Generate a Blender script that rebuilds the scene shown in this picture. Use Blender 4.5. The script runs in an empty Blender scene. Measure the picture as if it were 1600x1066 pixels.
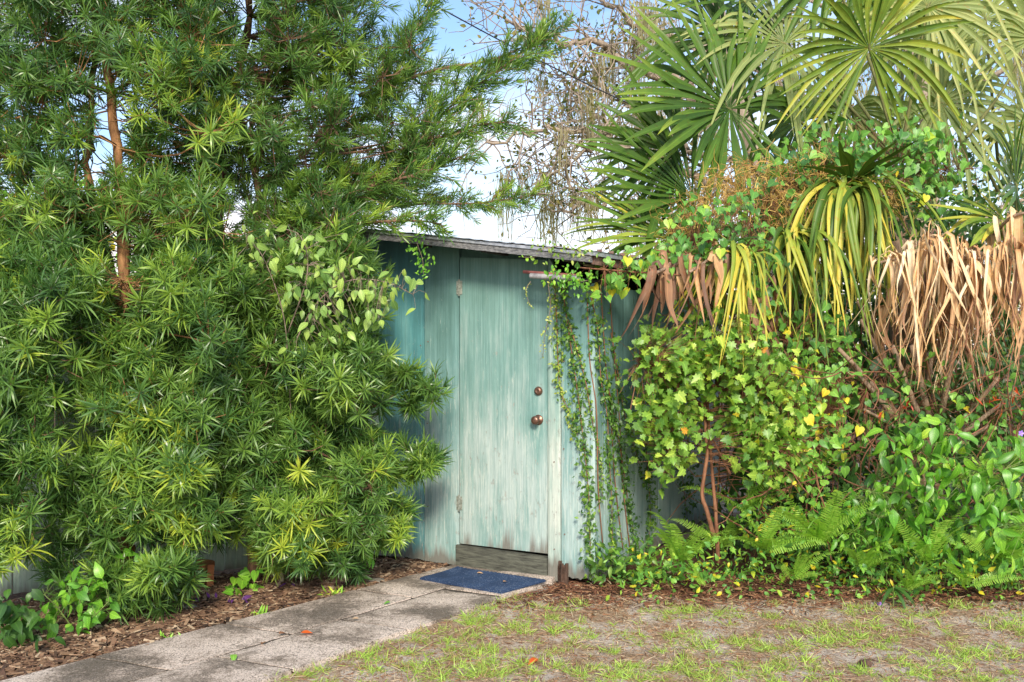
import bpy, math, random
import numpy as np
from mathutils import Vector, Matrix

rng = np.random.default_rng(11)
random.seed(5)
S = bpy.context.scene
COL = S.collection

# ------------------------------------------------------------------ camera, sky, sun, exposure
cam_d = bpy.data.cameras.new('camera'); cam = bpy.data.objects.new('camera', cam_d); COL.objects.link(cam)
cam_d.sensor_width = 36.0; cam_d.lens = 33.75; cam_d.clip_end = 500; cam_d.clip_start = 0.05
EYE = 1.6; F = 1500.0
cam.location = (0, 0, EYE); cam.rotation_euler = (math.radians(90), 0, 0)
S.camera = cam

SUN_DIR = Vector((0.06, -0.84, 0.52)).normalized()      # towards the sun
W = bpy.data.worlds.new("World"); S.world = W; W.use_nodes = True
nt = W.node_tree; nt.nodes.clear()
def N(nt, typ, ins=None, **props):
    n = nt.nodes.new(typ)
    for k, v in props.items(): setattr(n, k, v)
    if ins:
        for k, v in ins.items():
            s = n.inputs[k]
            if isinstance(v, bpy.types.NodeSocket): nt.links.new(v, s)
            else: s.default_value = v
    return n
def ramp(nt, fac, stops, interp='LINEAR'):
    n = nt.nodes.new('ShaderNodeValToRGB'); cr = n.color_ramp; cr.interpolation = interp
    while len(cr.elements) < len(stops): cr.elements.new(0.5)
    for e, (p, c) in zip(cr.elements, stops):
        e.position = p
        e.color = (c, c, c, 1) if isinstance(c, (int, float)) else (c[0], c[1], c[2], 1)
    if fac is not None: nt.links.new(fac, n.inputs[0])
    return n.outputs[0]
def mixc(nt, f, a, b, mode='MIX'):
    n = nt.nodes.new('ShaderNodeMix'); n.data_type = 'RGBA'; n.blend_type = mode
    for s, v in ((n.inputs[0], f), (n.inputs[6], a), (n.inputs[7], b)):
        if isinstance(v, bpy.types.NodeSocket): nt.links.new(v, s)
        elif isinstance(v, (int, float)): s.default_value = v
        else: s.default_value = (v[0], v[1], v[2], 1)
    return n.outputs[2]
def mth(nt, op, a, b=0.0, c=None, clamp=False):
    n = nt.nodes.new('ShaderNodeMath'); n.operation = op; n.use_clamp = clamp
    for i, v in enumerate((a, b) if c is None else (a, b, c)):
        if isinstance(v, bpy.types.NodeSocket): nt.links.new(v, n.inputs[i])
        else: n.inputs[i].default_value = v
    return n.outputs[0]

sky = N(nt, 'ShaderNodeTexSky', sky_type='NISHITA', sun_disc=False)
sky.sun_elevation = math.asin(SUN_DIR.z); sky.sun_rotation = math.atan2(SUN_DIR.x, SUN_DIR.y)
sky.air_density = 1.0; sky.dust_density = 1.0; sky.ozone_density = 3.0
bg1 = N(nt, 'ShaderNodeBackground', {'Color': sky.outputs[0], 'Strength': 0.08})
tc = N(nt, 'ShaderNodeTexCoord'); sep = N(nt, 'ShaderNodeSeparateXYZ', {0: tc.outputs['Generated']})
mp = N(nt, 'ShaderNodeMapping', {'Vector': tc.outputs['Generated'], 'Scale': (1.6, 1.6, 5.0)})
cn = N(nt, 'ShaderNodeTexNoise', {'Vector': mp.outputs[0], 'Scale': 1.6, 'Detail': 6.0, 'Roughness': 0.55})
low = ramp(nt, sep.outputs['Z'], [(0.0, 1.0), (0.08, 0.9), (0.17, 0.25), (0.30, 0.12), (1.0, 0.1)])
cl = mth(nt, 'ADD', low, mth(nt, 'MULTIPLY', mth(nt, 'SUBTRACT', cn.outputs[0], 0.50), 3.0), clamp=True)
ccol = ramp(nt, sep.outputs['Z'], [(0.0, (1.0, 0.86, 0.80)), (0.12, (0.97, 0.90, 0.90)), (0.3, (0.95, 0.95, 0.96)), (1.0, (0.97, 0.96, 0.94))])
bg2 = N(nt, 'ShaderNodeBackground', {'Color': ccol, 'Strength': 0.54})
ms = N(nt, 'ShaderNodeMixShader', {0: cl, 1: bg1.outputs[0], 2: bg2.outputs[0]})
N(nt, 'ShaderNodeOutputWorld', {0: ms.outputs[0]})

sd = bpy.data.lights.new('sun', 'SUN'); sd.energy = 1.5; sd.angle = math.radians(11); sd.color = (1.0, 0.90, 0.74)
sun = bpy.data.objects.new('sun', sd); COL.objects.link(sun)
sun.rotation_euler = SUN_DIR.to_track_quat('Z', 'Y').to_euler(); sun.location = (0, 0, 10)

S.view_settings.view_transform = 'Standard'; S.view_settings.look = 'None'
S.view_settings.gamma = 1.0; S.view_settings.use_curve_mapping = False
S.view_settings.exposure = 1.66
S.render.engine = 'CYCLES'
S.cycles.max_bounces = 6; S.cycles.diffuse_bounces = 2; S.cycles.glossy_bounces = 2
S.cycles.transmission_bounces = 3; S.cycles.transparent_max_bounces = 4
S.cycles.use_denoising = True

# ------------------------------------------------------------------ helpers
def P(px, py, Y): return np.array([(px - 800) / F * Y, Y, EYE - (py - 533) / F * Y])
def norm(v):
    v = np.asarray(v, float); return v / (np.linalg.norm(v, axis=-1, keepdims=True) + 1e-9)

def tag(o, label=None, cat=None, group=None, kind=None):
    if label: o['label'] = label
    if cat: o['category'] = cat
    if group: o['group'] = group
    if kind: o['kind'] = kind
    return o
def link(name, me, parent=None, mat=None):
    o = bpy.data.objects.new(name, me); COL.objects.link(o)
    if parent is not None: o.parent = parent
    if mat is not None and me is not None:
        if not me.materials: me.materials.append(mat)
    return o
def empty(name, loc, label, cat, group=None):
    o = bpy.data.objects.new(name, None); COL.objects.link(o); o.location = loc; o.empty_display_size = 0.1
    tag(o, label, cat, group); return o
# parts are authored in world space and moved into the parent's frame
def wpart(name, me, parent, mat=None):
    o = link(name, me, parent, mat)
    off = Vector((0, 0, 0)); p = parent
    while p is not None: off += p.location; p = p.parent
    o.matrix_basis = Matrix.Translation(-off)
    return o
def world_off(parent):
    off = Vector((0, 0, 0)); p = parent
    while p is not None: off += p.location; p = p.parent
    return off

class MB:
    def __init__(s): s.v = []; s.f = []
    def add(s, v, f):
        b = len(s.v); s.v.extend([tuple(map(float, q)) for q in v]); s.f.extend([tuple(b + i for i in q) for q in f])
    def box(s, c, sz, R=None):
        c = np.array(c, float); hx = np.array(sz, float) / 2
        R = np.eye(3) if R is None else np.array(R)
        vs = [c + R @ (hx * np.array(k)) for k in ((-1,-1,-1),(1,-1,-1),(1,1,-1),(-1,1,-1),(-1,-1,1),(1,-1,1),(1,1,1),(-1,1,1))]
        s.add(vs, [(0,3,2,1),(4,5,6,7),(0,1,5,4),(1,2,6,5),(2,3,7,6),(3,0,4,7)])
    def tube(s, pts, rad, n=6, caps=True):
        pts = np.array(pts, float); k = len(pts)
        rad = np.full(k, rad) if np.isscalar(rad) else np.array(rad, float)
        t = np.gradient(pts, axis=0); t = norm(t)
        up = np.array([0, 0, 1.0]) if abs(t[0][2]) < 0.9 else np.array([1.0, 0, 0])
        vs = []; a = norm(np.cross(up, t[0]))
        for i in range(k):
            a = norm(a - a.dot(t[i]) * t[i]); b = np.cross(t[i], a)
            for j in range(n):
                q = 2 * math.pi * j / n
                vs.append(pts[i] + rad[i] * (math.cos(q) * a + math.sin(q) * b))
        fs = [(i*n+j, i*n+(j+1) % n, (i+1)*n+(j+1) % n, (i+1)*n+j) for i in range(k-1) for j in range(n)]
        if caps: fs += [tuple(range(n))[::-1], tuple((k-1)*n + j for j in range(n))]
        s.add(vs, fs)
    def mesh(s, name, mat=None, smooth=False, bevel=0):
        me = bpy.data.meshes.new(name); me.from_pydata(s.v, [], s.f)
        if smooth: me.polygons.foreach_set('use_smooth', [True] * len(me.polygons))
        if mat: me.materials.append(mat)
        me.update()
        return me
def bez(a, b, c, n=8):
    t = np.linspace(0, 1, n)[:, None]; a, b, c = map(np.array, (a, b, c))
    return (1-t)**2*a + 2*t*(1-t)*b + t*t*c
def smoothline(pts, n=6):
    pts = np.array(pts, float)
    if len(pts) < 3: return np.array([pts[0] + (pts[-1]-pts[0])*t for t in np.linspace(0, 1, n)])
    p = np.vstack([2*pts[0]-pts[1], pts, 2*pts[-1]-pts[-2]]); out = []
    for i in range(1, len(p)-2):
        for t in np.linspace(0, 1, n, endpoint=False):
            a, b, c, d = p[i-1], p[i], p[i+1], p[i+2]
            out.append(0.5*((2*b)+(-a+c)*t+(2*a-5*b+4*c-d)*t*t+(-a+3*b-3*c+d)*t**3))
    out.append(pts[-1]); return np.array(out)

# leaf template: dict v (V,3), f list, a (V,3) = (tint offset, across, along)
def strip_leaf(L=1, w=0.2, segs=4, prof=None, fold=0.15, curve=0.2, tint=0.0, tri=False):
    """leaf along +X, normal +Z; cross section of 3 verts (midrib lower) or 2"""
    xs = np.linspace(0, 1, segs + 1); v = []; a = []; f = []
    prof = prof or (lambda s: math.sin(math.pi * min(1, s ** 0.8)) ** 0.8 if 0 < s < 1 else 0)
    for s in xs:
        h = max(prof(s), 0.02 if 0 < s < 1 else 0.02) * w / 2 * L
        z = -curve * s * s * L; x = s * L * (1 - 0.25 * curve * s)
        v += [(x, -h, z + fold * h), (x, 0, z), (x, h, z + fold * h)]
        a += [(tint, -1, s), (tint, 0, s), (tint, 1, s)]
    for i in range(segs):
        b = 3 * i
        f += [(b, b+3, b+4, b+1), (b+1, b+4, b+5, b+2)]
    return dict(v=np.array(v), f=f, a=np.array(a))
def flat_strip(w=0.09, segs=3, curve=0.2, prof=(0.5, 1.0, 0.8, 0.02), tint=0.0):
    v = []; a = []; f = []
    for i in range(segs + 1):
        s = i / segs; h = prof[i] * w / 2; z = -curve * s * s; x = s * (1 - 0.2 * abs(curve) * s)
        v += [(x, -h, z), (x, h, z)]; a += [(tint, -0.7, s), (tint, 0.7, s)]
    for i in range(segs): f.append((2*i, 2*i+2, 2*i+3, 2*i+1))
    return dict(v=np.array(v), f=f, a=np.array(a))
def combine(items):
    v = []; f = []; a = []; b = 0
    for t, M in items:
        vv = t['v'] @ M[0].T + M[1]; v.append(vv); a.append(t['a'] + np.array([M[2], 0, 0]))
        f += [tuple(b + i for i in q) for q in t['f']]; b += len(vv)
    return dict(v=np.vstack(v), f=f, a=np.vstack(a))
def poly_leaf(pts, fold=0.12, cup=0.1):
    """outline (x,y) list, fan from the midrib centre; leaf base at 0, tip +X"""
    pts = np.array(pts, float); c = np.array([[0.4, 0.0]])
    allp = np.vstack([c, pts]); z = np.abs(allp[:, 1]) * fold - cup * np.maximum(allp[:, 0] - 0.2, 0) ** 2
    v = np.column_stack([allp, z]); n = len(pts)
    f = [(0, 1+i, 1+(i+1) % n) for i in range(n)]
    a = np.column_stack([np.zeros(n+1), np.clip(allp[:, 1] * 2, -1, 1), np.clip(allp[:, 0], 0, 1)])
    return dict(v=v, f=f, a=a)
def frames(d, nrm):
    x = norm(d); z = nrm - np.sum(nrm * x, -1, keepdims=True) * x; z = norm(z); y = np.cross(z, x)
    return np.stack([x, y, z], -1)          # columns
def batch_mesh(name, batches, mat, smooth=True):
    """batches: (tmpl, pos(N,3), R(N,3,3), scale(N), tint(N))"""
    V = []; A = []; LT = []; LI = []; base = 0
    for t, pos, R, sc, tint in batches:
        n = len(pos)
        if n == 0: continue
        tv = t['v']; k = len(tv)
        vv = np.einsum('nij,kj->nki', R, tv) * np.asarray(sc)[:, None, None] + pos[:, None, :]
        V.append(vv.reshape(-1, 3))
        aa = np.repeat(t['a'][None], n, 0).copy(); aa[:, :, 0] += np.asarray(tint)[:, None]
        A.append(aa.reshape(-1, 3))
        lt = np.array([len(q) for q in t['f']]); li = np.concatenate([np.array(q) for q in t['f']])
        LT.append(np.tile(lt, n))
        LI.append((li[None, :] + (np.arange(n) * k)[:, None] + base).ravel()); base += n * k
    me = bpy.data.meshes.new(name)
    V = np.vstack(V); A = np.vstack(A); LT = np.concatenate(LT); LI = np.concatenate(LI)
    me.vertices.add(len(V)); me.vertices.foreach_set('co', V.astype(np.float32).ravel())
    me.loops.add(len(LI)); me.loops.foreach_set('vertex_index', LI.astype(np.int32))
    me.polygons.add(len(LT)); ls = np.concatenate([[0], np.cumsum(LT)[:-1]])
    me.polygons.foreach_set('loop_start', ls.astype(np.int32))
    me.polygons.foreach_set('use_smooth', np.full(len(LT), smooth))
    at = me.attributes.new('leaf', 'FLOAT_VECTOR', 'POINT'); at.data.foreach_set('vector', A.astype(np.float32).ravel())
    me.update(calc_edges=True)
    if mat: me.materials.append(mat)
    return me
def single_meshes(name, tmpls, tints, mat):
    out = []
    for t in tmpls:
        for ti in tints:
            out.append(batch_mesh(name, [(t, np.zeros((1, 3)), np.eye(3)[None], np.ones(1), np.array([ti]))], mat))
    return out
def place_many(name, parent, meshes, pos, R, sc, pick=None):
    off = np.array(world_off(parent))
    for i in range(len(pos)):
        o = bpy.data.objects.new(name, meshes[int(pick[i]) if pick is not None else rng.integers(len(meshes))])
        COL.objects.link(o); o.parent = parent
        M = np.eye(4); M[:3, :3] = R[i] * sc[i]; M[:3, 3] = pos[i] - off
        o.matrix_basis = Matrix(M.tolist())
def in_poly(x, y, poly):
    c = False; j = len(poly) - 1
    for i in range(len(poly)):
        xi, yi = poly[i]; xj, yj = poly[j]
        if (yi > y) != (yj > y) and x < (xj - xi) * (y - yi) / (yj - yi) + xi: c = not c
        j = i
    return c
def sample_poly(poly, n):
    xs = [p[0] for p in poly]; ys = [p[1] for p in poly]; out = []
    # jittered best-candidate sampling for even cover
    while len(out) < n:
        best = None; bd = -1
        for _ in range(4):
            while True:
                x = rng.uniform(min(xs), max(xs)); y = rng.uniform(min(ys), max(ys))
                if in_poly(x, y, poly): break
            d = min([(x-a)**2 + (y-b)**2 for a, b in out], default=1e9)
            if d > bd: bd = d; best = (x, y)
        out.append(best)
    return out
def rdir(n): return norm(rng.normal(size=(n, 3)))

# ------------------------------------------------------------------ materials
def mat_new(name):
    m = bpy.data.materials.new(name); m.use_nodes = True; m.node_tree.nodes.clear(); return m, m.node_tree
def finish(nt, color, rough=0.7, bump=None, bstr=0.3, bdist=0.01, metal=0.0, spec=0.5, extra=None):
    b = N(nt, 'ShaderNodeBsdfPrincipled', {'Roughness': rough, 'Metallic': metal, 'Specular IOR Level': spec})
    if isinstance(color, bpy.types.NodeSocket): nt.links.new(color, b.inputs['Base Color'])
    else: b.inputs['Base Color'].default_value = (*color, 1)
    if bump is not None:
        bn = N(nt, 'ShaderNodeBump', {'Height': bump, 'Strength': bstr, 'Distance': bdist})
        nt.links.new(bn.outputs[0], b.inputs['Normal'])
    out = b.outputs[0]
    if extra: out = extra(b.outputs[0])
    N(nt, 'ShaderNodeOutputMaterial', {0: out}); return b
def leaf_mat(name, stops, trans=0.3, rough=0.42, tcol=(1.5, 1.7, 0.6), rib=1.35, spec=0.5, nscale=30, ospread=0.2, vein=0.0, veinslant=0.25):
    m, nt = mat_new(name)
    at = N(nt, 'ShaderNodeAttribute', attribute_name='leaf'); sp = N(nt, 'ShaderNodeSeparateXYZ', {0: at.outputs['Vector']})
    oi = N(nt, 'ShaderNodeObjectInfo'); geo = N(nt, 'ShaderNodeNewGeometry')
    tcn = N(nt, 'ShaderNodeTexCoord')
    no = N(nt, 'ShaderNodeTexNoise', {'Vector': tcn.outputs['Object'], 'Scale': nscale, 'Detail': 2.0})
    f = mth(nt, 'ADD', sp.outputs[0], mth(nt, 'MULTIPLY', mth(nt, 'SUBTRACT', oi.outputs['Random'], 0.5), ospread))
    f = mth(nt, 'ADD', f, mth(nt, 'MULTIPLY', mth(nt, 'SUBTRACT', no.outputs[0], 0.5), 0.25), clamp=True)
    c = ramp(nt, f, stops)
    # midrib a little paler
    ab = mth(nt, 'ABSOLUTE', sp.outputs[1]); ribf = ramp(nt, ab, [(0.0, 1.0), (0.16, 0.0)])
    c2 = mixc(nt, mth(nt, 'MULTIPLY', ribf, 0.5), c, mixc(nt, 1.0, c, (rib*1.5, rib*1.4, rib*1.3), 'MULTIPLY'))
    vn = mth(nt, 'SINE', mth(nt, 'MULTIPLY', mth(nt, 'SUBTRACT', sp.outputs[2], mth(nt, 'MULTIPLY', ab, veinslant)), 46.0))
    c2 = mixc(nt, mth(nt, 'MULTIPLY', ramp(nt, vn, [(0.55, 0.0), (1.0, 1.0)]), vein), c2, mixc(nt, 1.0, c2, (1.9, 1.8, 1.5), 'MULTIPLY'))
    blem = N(nt, 'ShaderNodeTexNoise', {'Vector': tcn.outputs['Object'], 'Scale': nscale*3.5, 'Detail': 3.0})
    c2 = mixc(nt, mth(nt, 'MULTIPLY', ramp(nt, blem.outputs[0], [(0.58, 0.0), (0.70, 1.0)]), 0.6), c2, mixc(nt, 1.0, c2, (1.2, 0.62, 0.5), 'MULTIPLY'))
    def ex(s):
        tr = N(nt, 'ShaderNodeBsdfTranslucent', {'Color': mixc(nt, 1.0, c2, tcol, 'MULTIPLY')})
        return N(nt, 'ShaderNodeMixShader', {0: trans, 1: s, 2: tr.outputs[0]}).outputs[0]
    finish(nt, c2, rough, spec=spec, extra=ex)
    return m
YEW = leaf_mat('yew_pine_leaf', [(0.0, (0.030, 0.080, 0.024)), (0.3, (0.075, 0.170, 0.040)), (0.6, (0.155, 0.28, 0.050)), (0.82, (0.28, 0.42, 0.055)), (1.0, (0.44, 0.52, 0.06))], 0.26, rough=0.33)
YEWT = leaf_mat('yew_pine_upper_leaf', [(0.0, (0.025, 0.075, 0.015)), (0.4, (0.055, 0.14, 0.02)), (0.8, (0.13, 0.24, 0.025)), (1.0, (0.24, 0.32, 0.03))], 0.25)
PALE = leaf_mat('pale_ovate_leaf', [(0.0, (0.12, 0.25, 0.07)), (0.5, (0.25, 0.40, 0.09)), (1.0, (0.42, 0.55, 0.12))], 0.25, nscale=60, vein=.45)
PALM = leaf_mat('palm_leaflet', [(0.0, (0.030, 0.075, 0.010)), (0.35, (0.075, 0.15, 0.018)), (0.65, (0.22, 0.30, 0.04)), (1.0, (0.50, 0.44, 0.06))], 0.1, rough=0.42, nscale=9, spec=0.25)
PALMB = leaf_mat('palm_leaflet_grey_green', [(0.0, (0.12, 0.18, 0.06)), (0.5, (0.27, 0.33, 0.11)), (1.0, (0.48, 0.48, 0.18))], 0.28, rough=0.5, nscale=9, spec=0.3)
DEAD = leaf_mat('dead_palm_leaflet', [(0.0, (0.13, 0.07, 0.045)), (0.3, (0.35, 0.19, 0.10)), (0.65, (0.64, 0.41, 0.18)), (1.0, (0.86, 0.73, 0.50))], 0.15, rough=0.6, tcol=(1.3, 1.0, 0.7), nscale=14)
MAPLE = leaf_mat('lobed_vine_leaf', [(0.0, (0.08, 0.20, 0.03)), (0.4, (0.19, 0.36, 0.05)), (0.75, (0.42, 0.56, 0.08)), (0.9, (0.70, 0.60, 0.05)), (1.0, (0.72, 0.33, 0.05))], 0.28, vein=.3)
HEART = leaf_mat('heart_vine_leaf', [(0.0, (0.05, 0.15, 0.04)), (0.4, (0.11, 0.29, 0.05)), (0.8, (0.24, 0.48, 0.07)), (0.94, (0.46, 0.58, 0.05)), (1.0, (0.70, 0.55, 0.04))], 0.28, vein=.3)
FIG = leaf_mat('creeper_leaf', [(0.0, (0.035, 0.10, 0.02)), (0.5, (0.085, 0.20, 0.03)), (0.85, (0.22, 0.36, 0.05)), (1.0, (0.40, 0.46, 0.10))], 0.25)
WEED = leaf_mat('broad_weed_leaf', [(0.0, (0.05, 0.16, 0.02)), (0.5, (0.12, 0.33, 0.03)), (0.9, (0.27, 0.52, 0.05)), (1.0, (0.55, 0.60, 0.07))], 0.25, rough=0.38, vein=.4)
FERN = leaf_mat('fern_leaf', [(0.0, (0.14, 0.30, 0.04)), (0.5, (0.32, 0.54, 0.08)), (1.0, (0.55, 0.66, 0.14))], 0.35)
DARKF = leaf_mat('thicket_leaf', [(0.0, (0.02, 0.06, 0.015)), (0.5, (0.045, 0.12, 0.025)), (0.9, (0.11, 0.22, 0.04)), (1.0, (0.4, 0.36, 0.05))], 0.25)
GRASS = leaf_mat('lawn_grass_blade', [(0.0, (0.40, 0.28, 0.14)), (0.3, (0.34, 0.28, 0.11)), (0.5, (0.22, 0.37, 0.045)), (1.0, (0.42, 0.60, 0.10))], 0.25, rough=0.5)
OAKL = leaf_mat('oak_leaf', [(0.0, (0.06, 0.09, 0.02)), (0.5, (0.14, 0.16, 0.04)), (1.0, (0.30, 0.26, 0.08))], 0.4)
MOSS = leaf_mat('spanish_moss', [(0.0, (0.20, 0.18, 0.11)), (0.5, (0.34, 0.31, 0.20)), (1.0, (0.48, 0.44, 0.30))], 0.45, rough=0.9)
CHIP = leaf_mat('mulch_chip', [(0.0, (0.03, 0.018, 0.012)), (0.35, (0.11, 0.058, 0.034)), (0.7, (0.25, 0.15, 0.085)), (1.0, (0.50, 0.38, 0.25))], 0.0, rough=0.85, rib=1.0)
LITTER = leaf_mat('dry_leaf_litter', [(0.0, (0.07, 0.03, 0.018)), (0.4, (0.22, 0.09, 0.045)), (0.75, (0.42, 0.24, 0.12)), (1.0, (0.66, 0.54, 0.36))], 0.1, rough=0.8, rib=1.0, tcol=(1.3, 0.9, 0.6))
REDL = leaf_mat('red_leaf', [(0.0, (0.45, 0.05, 0.02)), (1.0, (0.75, 0.16, 0.03))], 0.3, tcol=(1.4, 0.8, 0.5))
PURP = leaf_mat('purple_leaf', [(0.0, (0.06, 0.015, 0.08)), (1.0, (0.22, 0.08, 0.34))], 0.2, tcol=(1.2, 0.7, 1.4))
DODD = leaf_mat('orange_stalk', [(0.0, (0.30, 0.15, 0.05)), (0.5, (0.58, 0.36, 0.09)), (1.0, (0.80, 0.58, 0.16))], 0.1, rough=0.6, tcol=(1.3, 1.0, 0.6))

def bark_mat(name, c0, c1, scale=(14, 14, 3), bstr=0.6):
    m, nt = mat_new(name); t = N(nt, 'ShaderNodeTexCoord')
    mp = N(nt, 'ShaderNodeMapping', {'Vector': t.outputs['Object'], 'Scale': scale})
    n = N(nt, 'ShaderNodeTexNoise', {'Vector': mp.outputs[0], 'Scale': 3.0, 'Detail': 6.0, 'Roughness': 0.65})
    c = ramp(nt, n.outputs[0], [(0.3, c0), (0.7, c1)])
    finish(nt, c, 0.85, n.outputs[0], bstr, 0.02); return m
BARK = bark_mat('reddish_bark', (0.07, 0.035, 0.022), (0.30, 0.17, 0.10))
BARKO = bark_mat('orange_bark', (0.16, 0.07, 0.03), (0.46, 0.24, 0.10))
BARKG = bark_mat('grey_twig_bark', (0.14, 0.10, 0.075), (0.36, 0.28, 0.21))
OAKB = bark_mat('oak_bark', (0.22, 0.17, 0.13), (0.46, 0.37, 0.28))
STALK = bark_mat('old_palm_stalk', (0.16, 0.09, 0.055), (0.46, 0.33, 0.22), (20, 20, 2))
GSTALK = bark_mat('green_palm_stalk', (0.07, 0.08, 0.025), (0.24, 0.24, 0.08), (10, 10, 2), 0.1)
VSTEM = bark_mat('red_brown_vine_stem', (0.14, 0.05, 0.025), (0.36, 0.17, 0.09))
GSTEM = bark_mat('green_stem', (0.08, 0.14, 0.03), (0.22, 0.28, 0.07), (10, 10, 3), 0.1)

def paint_mat(name, top, mid, pale, woodc=(0.055, 0.045, 0.035), wear=0.5, seed=0.0, red=False):
    """old teal paint on vertical wood: streaks, chalking, bare grain near the foot"""
    m, nt = mat_new(name); t = N(nt, 'ShaderNodeTexCoord'); oi = N(nt, 'ShaderNodeObjectInfo')
    geo = N(nt, 'ShaderNodeNewGeometry')
    off = N(nt, 'ShaderNodeVectorMath', {0: geo.outputs['Position'], 1: (seed, seed * 2, 0.0)}, operation='ADD')
    cmb = N(nt, 'ShaderNodeCombineXYZ', {2: mth(nt, 'MULTIPLY', oi.outputs['Random'], 7.0)})
    off = N(nt, 'ShaderNodeVectorMath', {0: off.outputs[0], 1: cmb.outputs[0]}, operation='ADD')
    pz = N(nt, 'ShaderNodeSeparateXYZ', {0: geo.outputs['Position']}).outputs[2]
    def no(scale, sc, det=4.0, ro=0.6):
        mp = N(nt, 'ShaderNodeMapping', {'Vector': off.outputs[0], 'Scale': scale})
        return N(nt, 'ShaderNodeTexNoise', {'Vector': mp.outputs[0], 'Scale': sc, 'Detail': det, 'Roughness': ro}).outputs[0]
    grain = no((60, 60, 1.6), 1.6, 5.0, 0.7)
    streak = no((16, 16, 0.9), 1.0, 5.0, 0.6)
    blot = no((1.6, 1.6, 1.0), 1.6, 4.0)
    fine = no((34, 34, 3.2), 2.2, 7.0, 0.78)
    # chalkiness grows towards the weather-beaten lower half
    hz = ramp(nt, mth(nt, 'DIVIDE', pz, 2.4), [(0.0, 0.72), (0.22, 0.98), (0.40, 0.78), (0.60, 0.48), (0.80, 0.15), (1.0, 0.0)])
    ch = mth(nt, 'ADD', hz, mth(nt, 'MULTIPLY', mth(nt, 'SUBTRACT', streak, 0.5), 1.5))
    ch = mth(nt, 'ADD', ch, mth(nt, 'MULTIPLY', mth(nt, 'SUBTRACT', blot, 0.5), 1.3), clamp=True)
    c = ramp(nt, ch, [(0.0, top), (0.5, mid), (1.0, pale)])
    c = mixc(nt, mth(nt, 'MULTIPLY', ramp(nt, grain, [(0.42, 0.0), (0.62, 1.0)]), 0.38), c, (0.06, 0.16, 0.15))
    # bare whitish primer flecks
    fl = ramp(nt, mth(nt, 'ADD', fine, mth(nt, 'MULTIPLY', hz, 0.16)), [(0.66, 0.0), (0.76, 1.0)])
    c = mixc(nt, mth(nt, 'MULTIPLY', fl, 0.65), c, (0.52, 0.58, 0.52))
    # bare dark wood at the foot
    foot = ramp(nt, mth(nt, 'DIVIDE', pz, 2.4), [(0.0, 0.5), (0.03, 0.38), (0.075, 0.24), (0.14, 0.10), (0.25, 0.0)])
    bw = ramp(nt, mth(nt, 'ADD', foot, mth(nt, 'MULTIPLY', streak, wear)), [(0.50, 0.0), (0.60, 1.0)])
    c = mixc(nt, mth(nt, 'MULTIPLY', bw, 0.85), c, mixc(nt, grain, woodc, (0.26, 0.23, 0.19)))
    if red:
        c = mixc(nt, mth(nt, 'MULTIPLY', ramp(nt, mth(nt, 'ADD', blot, hz), [(1.0, 0.0), (1.25, 1.0)]), 0.45), c, (0.33, 0.20, 0.26))
    chip = no((9, 9, 4), 3.0, 8.0, 0.8); cf = ramp(nt, mth(nt, 'ADD', chip, mth(nt, 'MULTIPLY', hz, 0.07)), [(0.665, 0.0), (0.675, 1.0)])
    c = mixc(nt, mth(nt, 'MULTIPLY', cf, 0.8), c, mixc(nt, grain, (0.20, 0.19, 0.16), (0.50, 0.50, 0.45)))
    h = mth(nt, 'SUBTRACT', mth(nt, 'ADD', mth(nt, 'MULTIPLY', grain, 0.9), mth(nt, 'MULTIPLY', fine, 0.7)), mth(nt, 'MULTIPLY', cf, 0.6))
    finish(nt, c, 0.62, h, 0.55, 0.006, spec=0.35); return m
TEAL = paint_mat('weathered_teal_paint', (0.105, 0.21, 0.19), (0.18, 0.335, 0.32), (0.42, 0.54, 0.52), wear=0.42)
TEALD = paint_mat('teal_door_paint', (0.12, 0.225, 0.195), (0.195, 0.345, 0.315), (0.44, 0.53, 0.50), wear=0.62, seed=3.3)
TEALL = paint_mat('teal_paint_with_pink_stains', (0.06, 0.17, 0.19), (0.09, 0.28, 0.30), (0.20, 0.43, 0.43), wear=0.40, seed=8.1, red=True)
TRIM = paint_mat('chalky_trim_paint', (0.12, 0.25, 0.22), (0.30, 0.44, 0.39), (0.58, 0.62, 0.55), wear=0.55, seed=5.0)
FENCEM = paint_mat('grey_green_fence_paint', (0.21, 0.31, 0.22), (0.34, 0.46, 0.34), (0.50, 0.60, 0.47), wear=0.36, seed=1.0)

def simple(name, c0, c1, rough=0.6, scale=20, bstr=0.2, metal=0.0, stretch=(1, 1, 1), det=5.0, spec=0.5):
    m, nt = mat_new(name); t = N(nt, 'ShaderNodeTexCoord')
    mp = N(nt, 'ShaderNodeMapping', {'Vector': t.outputs['Object'], 'Scale': stretch})
    n = N(nt, 'ShaderNodeTexNoise', {'Vector': mp.outputs[0], 'Scale': scale, 'Detail': det, 'Roughness': 0.65})
    c = ramp(nt, n.outputs[0], [(0.3, c0), (0.7, c1)])
    finish(nt, c, rough, n.outputs[0], bstr, 0.01, metal, spec); return m
OLDWOOD = simple('green_tinged_bare_wood', (0.022, 0.022, 0.018), (0.145, 0.15, 0.115), 0.85, 3, 0.7, stretch=(3, 3, 22), det=8)
ROTWOOD = simple('rotten_wood', (0.02, 0.014, 0.01), (0.16, 0.09, 0.06), 0.9, 16, 0.9, stretch=(3, 3, 1))
METAL = simple('grey_roof_metal', (0.22, 0.24, 0.28), (0.50, 0.52, 0.57), 0.4, 26, 0.15, 0.35)
FASCIA = simple('flaking_grey_fascia', (0.05, 0.05, 0.06), (0.27, 0.27, 0.27), 0.75, 34, 0.5, stretch=(1, 1, 2.5))
RUST = simple('rusty_metal', (0.07, 0.035, 0.03), (0.28, 0.17, 0.13), 0.8, 24, 0.5)
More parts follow.
